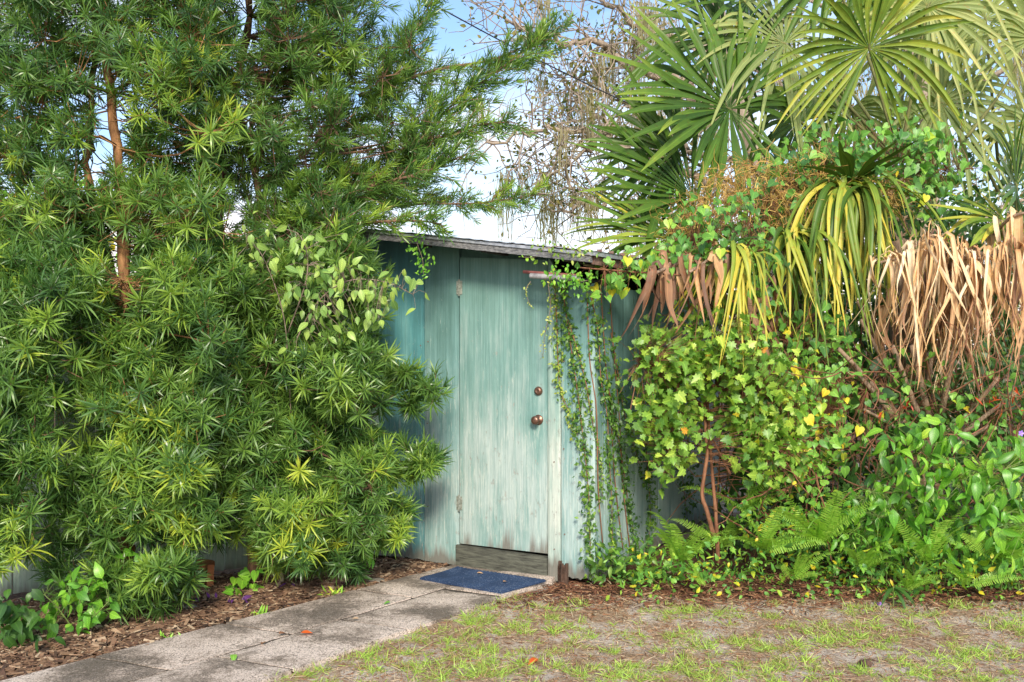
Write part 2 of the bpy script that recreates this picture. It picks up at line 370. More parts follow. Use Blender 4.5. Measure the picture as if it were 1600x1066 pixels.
BLACKM = simple('black_tar_metal', (0.012, 0.013, 0.018), (0.05, 0.05, 0.065), 0.45, 20, 0.2)
KNOB = simple('aged_bronze', (0.11, 0.055, 0.04), (0.30, 0.17, 0.12), 0.38, 60, 0.1, 0.7)
BRASS = simple('painted_hinge_metal', (0.10, 0.12, 0.10), (0.42, 0.44, 0.38), 0.6, 60, 0.3, 0.2)
PIPEW = simple('white_plastic_pipe', (0.20, 0.19, 0.20), (0.50, 0.49, 0.50), 0.45, 18, 0.1)
PIPER = simple('red_painted_pipe', (0.26, 0.08, 0.07), (0.45, 0.18, 0.16), 0.5, 18, 0.1)
POLE = simple('pale_wood_pole', (0.33, 0.25, 0.16), (0.62, 0.52, 0.36), 0.7, 8, 0.3, stretch=(3, 3, 3))
TERRA = simple('terracotta', (0.36, 0.12, 0.045), (0.58, 0.22, 0.08), 0.8, 20, 0.2)
STONE = simple('reddish_stone', (0.18, 0.08, 0.06), (0.38, 0.20, 0.16), 0.85, 14, 0.7)
GSTONE = simple('grey_stone', (0.12, 0.10, 0.085), (0.32, 0.28, 0.23), 0.85, 14, 0.7)
GLASSB = simple('green_glazed_ball', (0.01, 0.09, 0.09), (0.03, 0.16, 0.15), 0.15, 6, 0.05)
CABLE = simple('black_cable', (0.015, 0.015, 0.018), (0.03, 0.03, 0.035), 0.5, 6, 0.0)
INTW = simple('dark_interior_board', (0.03, 0.027, 0.025), (0.07, 0.06, 0.05), 0.9, 8, 0.3)

def mat_mat():
    m, nt = mat_new('navy_ribbed_rubber'); t = N(nt, 'ShaderNodeTexCoord')
    n = N(nt, 'ShaderNodeTexNoise', {'Vector': t.outputs['Object'], 'Scale': 7.0, 'Detail': 6.0, 'Roughness': 0.7}).outputs[0]
    n2 = N(nt, 'ShaderNodeTexNoise', {'Vector': t.outputs['Object'], 'Scale': 160.0, 'Detail': 2.0}).outputs[0]
    c = ramp(nt, n, [(0.3, (0.007, 0.022, 0.062)), (0.7, (0.015, 0.042, 0.11))])
    c = mixc(nt, ramp(nt, mth(nt, 'ADD', n2, mth(nt, 'MULTIPLY', n, 0.35)), [(0.76, 0.0), (0.84, 0.7)]), c, (0.16, 0.20, 0.28))
    finish(nt, c, 0.75, n2, 0.5, 0.004); return m
MATM = mat_mat()

def ground_mat():
    m, nt = mat_new('sandy_soil'); g = N(nt, 'ShaderNodeNewGeometry').outputs['Position']
    at = N(nt, 'ShaderNodeAttribute', attribute_name='bed')
    def no(s, d=5.0, r=0.6, o=0): 
        mp = N(nt, 'ShaderNodeMapping', {'Vector': g, 'Location': (o, o, 0)})
        return N(nt, 'ShaderNodeTexNoise', {'Vector': mp.outputs[0], 'Scale': s, 'Detail': d, 'Roughness': r}).outputs[0]
    a = no(2.2, 6.0, 0.62); b = no(40, 5.0, 0.7, 3); c3 = no(170, 3.0, 0.6, 7); p = no(7.0, 6.0, 0.65, 11)
    sand = ramp(nt, b, [(0.25, (0.32, 0.24, 0.175)), (0.5, (0.58, 0.50, 0.415)), (0.75, (0.74, 0.68, 0.60))])
    dirt = ramp(nt, b, [(0.25, (0.13, 0.075, 0.04)), (0.5, (0.38, 0.26, 0.16)), (0.75, (0.58, 0.44, 0.29))])
    bed = ramp(nt, b, [(0.25, (0.03, 0.017, 0.011)), (0.5, (0.12, 0.06, 0.035)), (0.75, (0.26, 0.15, 0.08))])
    f = ramp(nt, mth(nt, 'ADD', mth(nt, 'MULTIPLY', a, 0.6), mth(nt, 'MULTIPLY', p, 0.4)), [(0.455, 1.0), (0.56, 0.0)])
    c = mixc(nt, f, sand, dirt)
    bf = ramp(nt, mth(nt, 'ADD', at.outputs['Fac'], mth(nt, 'MULTIPLY', mth(nt, 'SUBTRACT', p, 0.5), 0.9)), [(0.42, 0.0), (0.58, 1.0)])
    c = mixc(nt, bf, c, bed)
    c = mixc(nt, mth(nt, 'MULTIPLY', ramp(nt, c3, [(0.55, 0.0), (0.68, 1.0)]), 0.5), c, (0.10, 0.06, 0.04))
    finish(nt, c, 0.95, mth(nt, 'ADD', mth(nt, 'MULTIPLY', b, 1.0), mth(nt, 'MULTIPLY', c3, 0.5)), 0.9, 0.02, spec=0.2); return m
SOIL = ground_mat()
def slab_mat():
    m, nt = mat_new('mottled_concrete'); g = N(nt, 'ShaderNodeNewGeometry').outputs['Position']; oi = N(nt, 'ShaderNodeObjectInfo')
    def no(s, d=5.0, r=0.6): return N(nt, 'ShaderNodeTexNoise', {'Vector': g, 'Scale': s, 'Detail': d, 'Roughness': r}).outputs[0]
    a = no(2.3, 5.0, 0.55); b = no(120, 3.0, 0.7); c3 = no(36, 4.0, 0.7)
    f = mth(nt, 'ADD', a, mth(nt, 'MULTIPLY', mth(nt, 'SUBTRACT', c3, 0.5), 0.35))
    f = mth(nt, 'ADD', f, mth(nt, 'MULTIPLY', mth(nt, 'SUBTRACT', oi.outputs['Random'], 0.5), 0.1))
    c = ramp(nt, f, [(0.38, (0.17, 0.14, 0.11)), (0.46, (0.31, 0.25, 0.20)), (0.51, (0.52, 0.425, 0.35)), (0.60, (0.72, 0.60, 0.51))])
    c = mixc(nt, ramp(nt, b, [(0.38, 0.9), (0.5, 0.0)]), c, (0.075, 0.06, 0.05))
    c = mixc(nt, ramp(nt, b, [(0.58, 0.0), (0.68, 0.6)]), c, (0.62, 0.55, 0.50))
    st_ = no(5.5, 6.0, 0.75); c = mixc(nt, ramp(nt, st_, [(0.56, 0.0), (0.64, 0.65)]), c, (0.16, 0.13, 0.10))
    vo = N(nt, 'ShaderNodeTexVoronoi', {'Vector': N(nt, 'ShaderNodeVectorMath', {0: g, 1: N(nt, 'ShaderNodeTexNoise', {'Vector': g, 'Scale': 4.0, 'Detail': 4.0}).outputs[1]}, operation='ADD').outputs[0], 'Scale': 1.3}, feature='DISTANCE_TO_EDGE')
    c = mixc(nt, ramp(nt, vo.outputs[0], [(0.0, 0.7), (0.012, 0.0)]), c, (0.10, 0.08, 0.06))
    finish(nt, c, 0.9, mth(nt, 'ADD', b, c3), 0.8, 0.006, spec=0.25); return m
SLAB = slab_mat()

# ------------------------------------------------------------------ key geometry of the place
WA = np.array([-0.94, 7.06]); WC = np.array([0.543, 6.262])        # front wall of the shed: left end, right corner
WD = (WC - WA) / np.linalg.norm(WC - WA); WN = np.array([WD[1], -WD[0]]);  WN = WN if WN[1] < 0 else -WN
WL = np.linalg.norm(WC - WA)
SB = np.array([1.926, 8.89])                                         # far end of the right side wall
SD = (SB - WC) / np.linalg.norm(SB - WC); SN = np.array([SD[1], -SD[0]]); SN = SN if SN[0] > 0 else -SN
SL = np.linalg.norm(SB - WC)
FA = np.array([-4.2, 5.17]); FB = np.array([-0.97, 7.045])           # fence
def u_at(px, A=WA, D=WD):
    k = (px - 800) / F; return (k * A[1] - A[0]) / (D[0] - k * D[1])
def fw(u, z, o=0.0): q = WA + WD * u + WN * o; return np.array([q[0], q[1], z])
def sw(u, z, o=0.0): q = WC + SD * u + SN * o; return np.array([q[0], q[1], z])
def z_at(py, Y): return EYE - (py - 533) / F * Y
def roof_z(t): return 2.415 - 0.137 * t                              # top of the roof at distance t along the front wall

def path_edges(Y):
    # left and right edge of the path at depth Y
    l = -0.42 + (6.76 - Y) * (-1.79 / 2.12); r = 0.30 + (6.40 - Y) * (-1.41 / 1.90); return l, r
def bedness(x, y):
    """1 in the planting beds, 0 in the lawn"""
    l, r = path_edges(y)
    b = np.zeros_like(x)
    b = np.where(x < l + 0.1, 1.0, b)
    # right-hand bed: behind a front line near the ferns
    front = 6.03 - 0.06 * (x - 0.4)
    s = np.clip((y - front) / 0.35 + 0.5, 0, 1)
    b = np.where(x > r, np.maximum(b, s * np.clip((x - r) / 0.15, 0, 1)), b)
    return b
from mathutils import noise as mn
def gz(x, y):
    return 0.018 * mn.noise(Vector((x * 1.3, y * 1.3, 0))) + 0.008 * mn.noise(Vector((x * 6, y * 6, 3)))

# ------------------------------------------------------------------ ground
def build_ground():
    xs = np.concatenate([[-120, -60, -30, -15, -8], np.arange(-4.6, 5.2, 0.06), [8, 15, 30, 60, 120]])
    ys = np.concatenate([[-60, -20, -5, 1.5, 3], np.arange(3.8, 9.4, 0.06), [12, 18, 30, 60, 120, 200]])
    X, Y = np.meshgrid(xs, ys); Z = np.zeros_like(X)
    for i in range(X.shape[0]):
        for j in range(X.shape[1]):
            if abs(X[i, j]) < 5.3 and 3.7 < Y[i, j] < 9.5: Z[i, j] = gz(X[i, j], Y[i, j])
    l, r = path_edges(Y)
    inp = (X > l + 0.06) & (X < r - 0.04) & (Y < 7) & (Y > 2.5)
    Z = np.where(inp, 0.010, Z)
    v = np.column_stack([X.ravel(), Y.ravel(), Z.ravel()]); nx = len(xs)
    f = [(i*nx+j, i*nx+j+1, (i+1)*nx+j+1, (i+1)*nx+j) for i in range(len(ys)-1) for j in range(nx-1)]
    me = bpy.data.meshes.new('ground'); me.from_pydata(v.tolist(), [], f)
    me.polygons.foreach_set('use_smooth', [True]*len(f))
    at = me.attributes.new('bed', 'FLOAT', 'POINT'); at.data.foreach_set('value', np.where(inp, 2.0, bedness(X, Y)).ravel().astype(np.float32))
    me.update(); o = link('ground', me, None, SOIL); o['kind'] = 'structure'
build_ground()

# ------------------------------------------------------------------ path of concrete slabs
path = bpy.data.objects.new('path', None); COL.objects.link(path); path['kind'] = 'structure'; path.location = (-0.7, 5.8, 0)
def slab(y0, y1, a0, a1, lift):
    """slab between path depths y0<y1 (measured along the left edge) and fractions a0..a1 across"""
    nu, nv = 8, 5; mb = MB(); top = []
    skew = -0.38       # cross joints run square to the path
    def pt(s, a):
        # s: left edge depth
        y = s; l, _ = path_edges(y); _, r = path_edges(y + skew)
        A = np.array([l, y]); B = np.array([r, y + skew]); return A + (B - A) * a
    g = 0.006; vs = []
    for i in range(nu + 1):
        for j in range(nv + 1):
            s = y0 + (y1 - y0) * i / nu; a = a0 + (a1 - a0) * j / nv; q = pt(s, a)
            c = pt((y0+y1)/2, (a0+a1)/2); q = q + (c - q) * 0.03
            e = (i in (0, nu)) or (j in (0, nv))
            q = q + (np.array([mn.noise(Vector((q[0]*9, q[1]*9, 1))), mn.noise(Vector((q[0]*9, q[1]*9, 5)))]) * 0.010 if e else 0)
            z = 0.030 + lift + 0.006 * mn.noise(Vector((q[0]*2, q[1]*2, 9))) - (0.005 if e else 0)
            vs.append((q[0], q[1], z))
    n = nv + 1
    fs = [(i*n+j, (i+1)*n+j, (i+1)*n+j+1, i*n+j+1) for i in range(nu) for j in range(nv)]
    fs = [f[::-1] for f in fs]
    ring = [j for j in range(n)] + [i*n+nv for i in range(1, nu+1)] + [nu*n+j for j in range(nv-1, -1, -1)] + [i*n for i in range(nu-1, 0, -1)]
    b = len(vs); vs += [(vs[k][0], vs[k][1], -0.06) for k in ring]
    m = len(ring); fs += [(ring[k], ring[(k+1) % m], b+(k+1) % m, b+k) for k in range(m)]
    mb.add(vs, fs); me = mb.mesh('concrete_slab', SLAB)
    wpart('concrete_slab', me, path)
mbj = MB(); js = []
for yy in np.linspace(3.45, 6.78, 12):
    l, _ = path_edges(yy); _, r = path_edges(yy - 0.38); js += [(l + .03, yy, .021), (r - .03, yy - .38, .021)]
mbj.add(js, [(2*i, 2*i+1, 2*i+3, 2*i+2) for i in range(11)]); wpart('joint_soil', mbj.mesh('joint_soil', simple('dark_joint_soil', (0.02, 0.015, 0.01), (0.06, 0.045, 0.03), 0.95, 30, 0.3)), path)
ly = [6.80, 6.08, 5.345, 4.78, 4.1, 3.4]
for i in range(len(ly) - 1): slab(ly[i+1], ly[i], 0.0, 0.5, random.uniform(-0.004, 0.004))
ry = [6.80, 6.30, 5.62, 4.98, 4.25, 3.5]
for i in range(len(ry) - 1): slab(ry[i+1], ry[i], 0.5, 1.0, random.uniform(-0.004, 0.004))

# ------------------------------------------------------------------ shed
shed = empty('garden_shed', (0.2, 6.8, 0), 'weathered teal board shed with a low metal roof, overgrown by vines', 'shed')
def board(name, mat, parent, fn, u0, u1, z0, z1l, z1r, th=0.022, o=0.0, ragged=0.0, segs=6, bow=0.0):
    """vertical board standing on a wall line, top may slope, foot may be ragged"""
    us = np.linspace(u0, u1, segs + 1); vs = []
    for oo in (o, o - th):
        for k, u in enumerate(us):
            t = (u - u0) / (u1 - u0 + 1e-9); zz = z0 + ragged * abs(mn.noise(Vector((u * 31, z0, 2))))*1.8
            ch = 0.003 if (k in (0, segs) and oo == o) else 0
            vs.append(fn(u, zz, oo - ch))
        for k, u in enumerate(us):
            t = (u - u0) / (u1 - u0 + 1e-9)
            ch = 0.003 if (k in (0, segs) and oo == o) else 0
            vs.append(fn(u, z1l + (z1r - z1l) * t, oo - ch))
    n = segs + 1; fs = []
    for k in range(segs):
        fs += [(k, k+1, n+k+1, n+k), (2*n+k+1, 2*n+k, 3*n+k, 3*n+k+1), (k+1, k, 2*n+k, 2*n+k+1), (n+k, n+k+1, 3*n+k+1, 3*n+k)]
    fs += [(0, n, 3*n, 2*n), (segs, 2*n+segs, 3*n+segs, n+segs)]
    mb = MB(); mb.add(vs, fs); me = mb.mesh(name, mat)
    return wpart(name, me, parent)
u663, u718, u856, u877 = u_at(663), u_at(718), u_at(857), u_at(877)
def wt(u): return roof_z(u) - 0.065
# left boards
b = [-0.5, -0.22, 0.06, u663 - 0.30, u663, u718 - 0.004]
for i in range(5):
    board('wall_board', TEALL if i < 4 else TEAL, shed, fw, b[i] + 0.002, b[i+1] - 0.002, 0.02, wt(b[i]), wt(b[i+1]), o=0.002 * (i % 2), ragged=0.02)
DTL, DTR = 2.188, 2.143
board('header_board', TEAL, shed, fw, u718 - .02, u856 + .01, 2.10, wt(u718) + .01, wt(u856) + .01, o=-0.040)
door = board('door', TEALD, shed, fw, u718 + 0.004, u856 - 0.006, 0.176, DTL, DTR, th=0.04, o=0.004, ragged=0.004, segs=8)
door.name = 'door'
board('threshold_board', OLDWOOD, shed, fw, u718 - 0.02, u856 - 0.004, 0.005, 0.168, 0.158, th=0.035, o=0.022, segs=8)
board('door_trim', TRIM, shed, fw, u856 + 0.002, u877 - 0.002, 0.0, wt(u856), 2.02, th=0.03, o=0.012, ragged=0.01)
# right hand panel, its top open under the eave
board('wall_board', TEAL, shed, fw, u877 + 0.003, WL - 0.001, 0.03, 1.995, 1.975, o=0.006, ragged=0.045, segs=12)
rot = MB()
for k in range(7):
    u = u877 - 0.01 + rng.uniform(0, 0.06); rot.box(fw(u, 0.06, 0.014), (0.018, 0.02, rng.uniform(0.09, 0.17)), np.column_stack([[WD[0], WD[1], 0], [WN[0], WN[1], 0], [0, 0, 1]]))
wpart('rotten_post_foot', rot.mesh('rotten_post_foot', ROTWOOD), shed)
# right side wall boards
ub = [0.0, 0.16, 0.33, 0.52, 0.74, 0.98, 1.25, 1.55, 1.88, 2.22, 2.58, SL]
for i in range(len(ub) - 1):
    board('wall_board', TEAL, shed, sw, ub[i] + 0.003, ub[i+1] - 0.003, 0.02, 1.965, 1.965, o=rng.uniform(-0.003, 0.003), ragged=0.02)
# back and left walls and dark inside
def wallp(A, B, z1a, z1b, mat, name):
    A = np.array(A); B = np.array(B); D = (B - A); Nn = np.array([D[1], -D[0]]) / np.linalg.norm(D) * 0.02
    mb = MB(); vs = [(*A, 0), (*B, 0), (*B, z1b), (*A, z1a)]; vs += [(x + Nn[0], y + Nn[1], z) for x, y, z in vs]
    mb.add(vs, [(0,1,2,3),(7,6,5,4),(0,4,5,1),(1,5,6,2),(2,6,7,3),(3,7,4,0)]); return wpart(name, mb.mesh(name, mat), shed)
BL = WA + SD * SL
wallp(WA - WD * 0.52, BL - WD * 0.5, roof_z(-.5) - .050, roof_z(-.5) - .004, TEALL, 'end_wall')
wallp(SB - SD * 0.03, BL - WD * 0.5, roof_z(1.684) - .004, roof_z(-.5) - .004, INTW, 'back_wall')
# roof
roof_t0, roof_t1 = -0.62, 1.79
roof_me = MB(); RO = 0.30
def rp(t, d, dz=0.0):
    q = WA + WN * RO + WD * t - WN * d; return np.array([q[0], q[1], roof_z(t) + dz + 0.018 * max(d, 0)])
vs = [rp(roof_t0, 0.02, -0.03), rp(roof_t1, 0.02, -0.03), rp(roof_t1, 3.3, -0.03), rp(roof_t0, 3.3, -0.03)]
vs += [v - np.array([0, 0, 0.02]) for v in vs]
roof_me.add(vs, [(0,1,2,3),(7,6,5,4),(0,4,5,1),(1,5,6,2),(2,6,7,3),(3,7,4,0)])
roof = wpart('roof', roof_me.mesh('roof', INTW), shed)
edges = [roof_t0, 0.15, 1.22, roof_t1 + 0.01]
for i in range(3):
    mb = MB(); n = 24; rows = []
    t0, t1 = edges[i], edges[i+1] + 0.02
    for j, d in enumerate((-0.02 - 0.006*(i % 2), 1.6, 3.34)):
        for k in range(n + 1):
            t = t0 + (t1 - t0) * k / n
            rows.append(rp(t, d, -0.022 + 0.003 * math.sin(t / 0.076 * 2 * math.pi) + 0.008 + 0.0025 * i))
    m = n + 1
    f = [(j*m+k, j*m+k+1, (j+1)*m+k+1, (j+1)*m+k) for j in range(2) for k in range(n)]
    rows2 = [r - np.array([0, 0, 0.004]) for r in rows]; b0 = len(rows)
    f += [(b0+j*m+k, b0+(j+1)*m+k, b0+(j+1)*m+k+1, b0+j*m+k+1) for j in range(2) for k in range(n)]
    f += [(k, b0+k, b0+k+1, k+1) for k in range(n)]
    mb.add(rows + rows2, f); wpart('roof_sheet', mb.mesh('roof_sheet', METAL), roof)
def beam(name, mat, t0, t1, d0, th, ztop, h, par=roof, drop=0.0):
    mb = MB(); vs = []
    for d in (d0, d0 + th):
        n = 12
        for k in range(n+1):
            t = t0 + (t1 - t0) * k / n; w = 0.003 * mn.noise(Vector((t*4, d, 2)))
            vs += [rp(t, d, ztop + w - drop * k / n), rp(t, d, ztop - h + w - drop * k / n)]
    m = 2 * (n+1); f = []
    for k in range(n):
        a = 2*k; f += [(a, a+1, a+3, a+2), (m+a+1, m+a, m+a+2, m+a+3), (a, a+2, m+a+2, m+a), (a+1, m+a+1, m+a+3, a+3)]
    f += [(0, m, m+1, 1), (2*n, 2*n+1, m+2*n+1, m+2*n)]
    mb.add(vs, f); return wpart(name, mb.mesh(name, mat), par)
beam('drip_edge', METAL, roof_t0 - 0.01, 1.80, -0.012, 0.02, -0.020, 0.020)
beam('fascia_board', FASCIA, roof_t0, 1.785, -0.002, 0.025, -0.041, 0.042)
def side_beam(name, mat, d0, d1, t0, th, ztop, h):
    mb = MB(); vs = []; n = 16
    for t in (t0, t0 + th):
        for k in range(n+1):
            d = d0 + (d1-d0)*k/n; w = 0.006*mn.noise(Vector((d*3, t, 2))); vs += [rp(t, d, ztop + w), rp(t, d, ztop - h + w)]
    m = 2*(n+1); f = []
    for k in range(n):
        a = 2*k; f += [(a, a+1, a+3, a+2), (m+a+1, m+a, m+a+2, m+a+3), (a, a+2, m+a+2, m+a), (a+1, m+a+1, m+a+3, a+3)]
    f += [(0, m, m+1, 1), (2*n, 2*n+1, m+2*n+1, m+2*n)]
    mb.add(vs, f); return wpart(name, mb.mesh(name, mat), roof)
side_beam('fascia_board', RUST, 0.03, 3.3, 1.772, 0.022, -0.045, 0.05)
side_beam('drip_edge', METAL, -0.01, 3.32, 1.797, 0.02, -0.012, 0.028)
for d in np.arange(0.08, 3.2, 0.19):
    mb = MB(); mb.box(rp(1.808, d, -0.004), (0.03, 0.03, 0.016)); wpart('roof_screw', mb.mesh('roof_screw', RUST), roof)
for t in (0.4, 1.0, 1.6):
    mb = MB(); a = rp(t, 0.03, -0.085); c = rp(t, 3.2, -0.085); L = np.linalg.norm(c - a)
    mb.box((a + c) / 2, (0.04, L, 0.07), np.column_stack([[WD[0], WD[1], 0], [-WN[0], -WN[1], 0], [0, 0, 1]]))
    wpart('rafter', mb.mesh('rafter', INTW), roof)

# nail heads along the boards
nm = MB(); nm.tube([(0, 0, 0), (0, -.004, 0)], .0045, 7); nme = nm.mesh('nail', RUST)
for u_, zs in ((u663 - .03, (.35, .95, 1.55, 2.1)), (u663 + .03, (.4, 1.0, 1.6, 2.1)), (u877 + .03, (.3, .9, 1.5, 1.9)), (WL - .03, (.35, .95, 1.5, 1.9)), ((u856 + u877)/2, (.25, .8, 1.3, 1.8, 2.0))):
    for z_ in zs:
        o = link('nail', nme, shed); p_ = fw(u_ + rng.normal(0, .004), z_ + rng.normal(0, .02), .013 if u_ > u856 else .002) - np.array(shed.location)
        o.matrix_basis = Matrix.Translation(Vector(p_)) @ Matrix.Rotation(math.atan2(WN[0], -WN[1]), 4, 'Z')
# door hardware
RW = np.column_stack([[WD[0], WD[1], 0], [WN[0], WN[1], 0], [0, 0, 1]])
def hinge(z):
    mb = MB(); c = fw(u718 + 0.001, z, 0.010)
    mb.tube([c - [0, 0, 0.05], c + [0, 0, 0.05]], 0.006, 8)
    for s in (-1, 1): mb.tube([c + [0, 0, s*0.05], c + [0, 0, s*0.058]], 0.0075, 8)
    mb.box(fw(u718 + 0.014, z, 0.006), (0.024, 0.003, 0.095), RW); mb.box(fw(u718 - 0.012, z, 0.004), (0.02, 0.003, 0.095), RW)
    wpart('hinge', mb.mesh('hinge', BRASS), door)
hinge(z_at(450, 6.78)); hinge(z_at(785, 6.78))
def lathe_out(c, prof, n=18):
    """prof: list of (offset from door, radius)"""
    mb = MB(); vs = []; ax = np.array([WD[0], WD[1], 0]); az = np.array([0, 0, 1.0]); ay = np.array([WN[0], WN[1], 0])
    for o, r in prof:
        for j in range(n):
            q = 2*math.pi*j/n; vs.append(c + ay*o + r*(math.cos(q)*ax + math.sin(q)*az))
    k = len(prof); f = [(i*n+j, i*n+(j+1) % n, (i+1)*n+(j+1) % n, (i+1)*n+j) for i in range(k-1) for j in range(n)] + [tuple((k-1)*n+j for j in range(n))]
    mb.add(vs, f); return mb
uk = u_at(842)
yk = fw(uk, 0)[1]
k1 = lathe_out(fw(uk, z_at(656, yk), 0.004), [(0, .034), (0.004, .035), (0.008, .030), (0.012, .014), (0.030, .012), (0.036, .024), (0.046, .0295), (0.058, .029), (0.066, .022), (0.069, .010)])
wpart('door_knob', k1.mesh('door_knob', KNOB, True), door)
k2 = lathe_out(fw(uk, z_at(611, yk), 0.004), [(0, .030), (0.005, .031), (0.014, .026), (0.020, .022), (0.022, .012), (0.020, .009)])
wpart('deadbolt_lock', k2.mesh('deadbolt_lock', KNOB, True), door)

# loose things stored under the eave
def pole_obj(name, label, cat, a, b, r, mat, n=10, hollow=False, group=None):
    a = np.array(a); b = np.array(b); mb = MB()
    mb.tube([a, a*0.7+b*0.3, a*0.3+b*0.7, b], r, n, caps=not hollow)
    if hollow:
        mb.tube([b, a*0.3+b*0.7, a*0.7+b*0.3, a], r*0.72, n, caps=False)
        t = norm(b - a); up = np.array([0, 0, 1.0]); x = norm(np.cross(up, t)); y = np.cross(t, x)
        vs = []
        for rr in (r, r*0.72):
            for j in range(n): q = 2*math.pi*j/n; vs.append(a + rr*(math.cos(q)*x+math.sin(q)*y))
        mb.add(vs, [(j, n+j, n+(j+1) % n, (j+1) % n) for j in range(n)])
    o = link(name, mb.mesh(name, mat, True)); tag(o, label, cat, group); return o
pole_obj('pipe', 'white hollow pipe end sticking out below the red one under the eave', 'pipe', P(829, 431, 6.22), P(905, 435, 6.04), 0.018, PIPEW, hollow=True)
pole_obj('pipe', 'thin faded red pipe lying above the white pipe under the eave', 'pipe', P(818, 425, 6.27), P(905, 431, 6.07), 0.011, PIPER)
pole_obj('rail', 'dark metal rail hung along the top of the right wall panel', 'rail', P(903, 440, 6.16), P(965, 443, 6.60), 0.024, BLACKM)
pole_obj('wooden_pole', 'pale wooden pole slanting down from the fascia to the right under the roof', 'pole', P(886, 397, 6.20), P(966, 430, 6.85), 0.022, POLE)
pole_obj('wooden_pole', 'short pale pole with its sawn round end showing, under the roof edge', 'pole', P(914, 411, 6.35), P(962, 421, 6.9), 0.020, POLE)
mbx = MB(); a = P(943, 407, 6.8); mbx.box(a, (0.10, 0.03, 0.03)); o = link('wood_offcut', mbx.mesh('wood_offcut', POLE)); tag(o, 'small pale block of wood lodged under the rusty end of the roof', 'wood')

# doormat
def doormat():
    c = [P(655, 905, 0), 0]
    q = []
    for px, py in ((656, 904), (714, 887), (853, 907), (783, 926)):
        Y = (EYE - 0.04) * F / (py - 533); q.append(np.array([(px-800)/F*Y, Y]))
    mb = MB(); nu, nv = 46, 26; vs = []
    for i in range(nu+1):
        for j in range(nv+1):
            s, t = i/nu, j/nv; p = (q[0]*(1-s) + q[3]*s)*(1-t) + (q[1]*(1-s) + q[2]*s)*t
            z = 0.046 + 0.002*math.sin(s*5) + (0.005 if (i % 2) else 0) + 0.004*mn.noise(Vector((p[0]*5, p[1]*5, 0))) + .03*max(0, s - t - .72) + .02*max(0, t - s - .8)
            if i in (0, nu) or j in (0, nv): z -= 0.004
            vs.append((p[0], p[1], z))
    n = nv+1; fs = [(i*n+j, (i+1)*n+j, (i+1)*n+j+1, i*n+j+1) for i in range(nu) for j in range(nv)]
    ring = [j for j in range(n)] + [i*n+nv for i in range(1, nu+1)] + [nu*n+j for j in range(nv-1, -1, -1)] + [i*n for i in range(nu-1, 0, -1)]
    b = len(vs); vs += [(vs[k][0], vs[k][1], 0.031) for k in ring]; m = len(ring)
    fs += [(ring[(k+1) % m], ring[k], b+k, b+(k+1) % m) for k in range(m)]
    mb.add(vs, fs); o = link('doormat', mb.mesh('doormat', MATM)); tag(o, 'navy blue ribbed doormat lying on the path in front of the shed door', 'doormat')
doormat()

# ------------------------------------------------------------------ fence
FD = (FB - FA) / np.linalg.norm(FB - FA); FN = np.array([FD[1], -FD[0]]); FL = np.linalg.norm(FB - FA)
fence = empty('board_fence', (FA[0] + FD[0]*2, FA[1] + FD[1]*2, 0), 'grey green vertical board fence behind the yew pines, left of the shed', 'fence')
def ff(u, z, o=0.0): q = FA + FD * u + FN * o; return np.array([q[0], q[1], z])
u = 0.0
while u < FL - 0.05:
    w = min(rng.choice([0.19, 0.235, 0.24]), FL - u)
    board('fence_board', FENCEM, fence, ff, u + 0.003, u + w - 0.004, 0.05, 1.94 + rng.uniform(-.01, .01), 1.94, o=rng.uniform(-0.004, 0.004), ragged=0.02, segs=4)
    u += w
for z in (0.45, 1.6):
    mb = MB(); mb.box(ff(FL/2, z, -0.045), (FL, 0.04, 0.09), np.column_stack([[FD[0], FD[1], 0], [FN[0], FN[1], 0], [0, 0, 1]])); wpart('rail', mb.mesh('rail', FENCEM), fence)

# ------------------------------------------------------------------ leaf templates
def whorl(nl, w, phi0, phi1, back, curve, seed, lens=(0.62, 1.08)):
    r = np.random.default_rng(seed); items = []
    for i in range(nl):
        t = (i + 0.5) / nl; az = i * 2.39996 + r.uniform(-.3, .3)
        phi = math.radians(phi0 + (phi1 - phi0) * t + r.uniform(-14, 14))
        rad = np.array([0, math.cos(az), math.sin(az)]); d = math.cos(phi) * np.array([1, 0, 0]) + math.sin(phi) * rad
        nrm = np.cross(np.cross(d, [1, 0, 0]), d) + r.normal(size=3) * .25
        L = r.uniform(*lens) * (0.62 + 0.38 * math.sin(math.pi * min(1, 0.25 + t * 0.9)))
        tm = flat_strip(w / L * r.uniform(.85, 1.15), 3, curve * r.uniform(-.1, 2.3))
        Rf = frames(np.array([d]), np.array([nrm]))[0] * L
        items.append((tm, (Rf, np.array([-back * t, 0, 0]) + rad * 0.03, (0.5 - t) * 0.28 + r.uniform(-.06, .06))))
    return combine(items)
WH = [whorl(32, 0.072, 12, 118, 0.60, 0.28, s) for s in range(5)]
SPR = [whorl(26, 0.062, 14, 66, 1.0, 0.12, 50 + s, (0.6, 0.9)) for s in range(4)]
ov = lambda s: (math.sin(math.pi * s ** 0.75)) if 0 < s < 1 else 0
OV = [strip_leaf(1, 0.52, 5, ov, 0.25, c) for c in (0.15, 0.3, 0.5)]
OVN = [strip_leaf(1, 0.34, 5, ov, 0.3, c) for c in (0.1, 0.3, 0.5)]
SM = [strip_leaf(1, 0.55, 3, ov, 0.2, 0.2)]
NAR = [flat_strip(0.2, 3, 0.25), flat_strip(0.2, 3, 0.5)]
def mirror(h): return h + [(x, -y) for x, y in h[::-1] if abs(y) > 1e-6]
MAP = [poly_leaf(mirror([(0.03, 0), (-0.12, .12), (-0.13, .34), (0.08, .30), (0.13, .55), (0.34, .42), (0.56, .50), (0.54, .25), (0.70, .24), (0.84, .13), (1.0, 0)]), f, c) for f, c in ((.2, .2), (.35, .35), (.05, .5))]
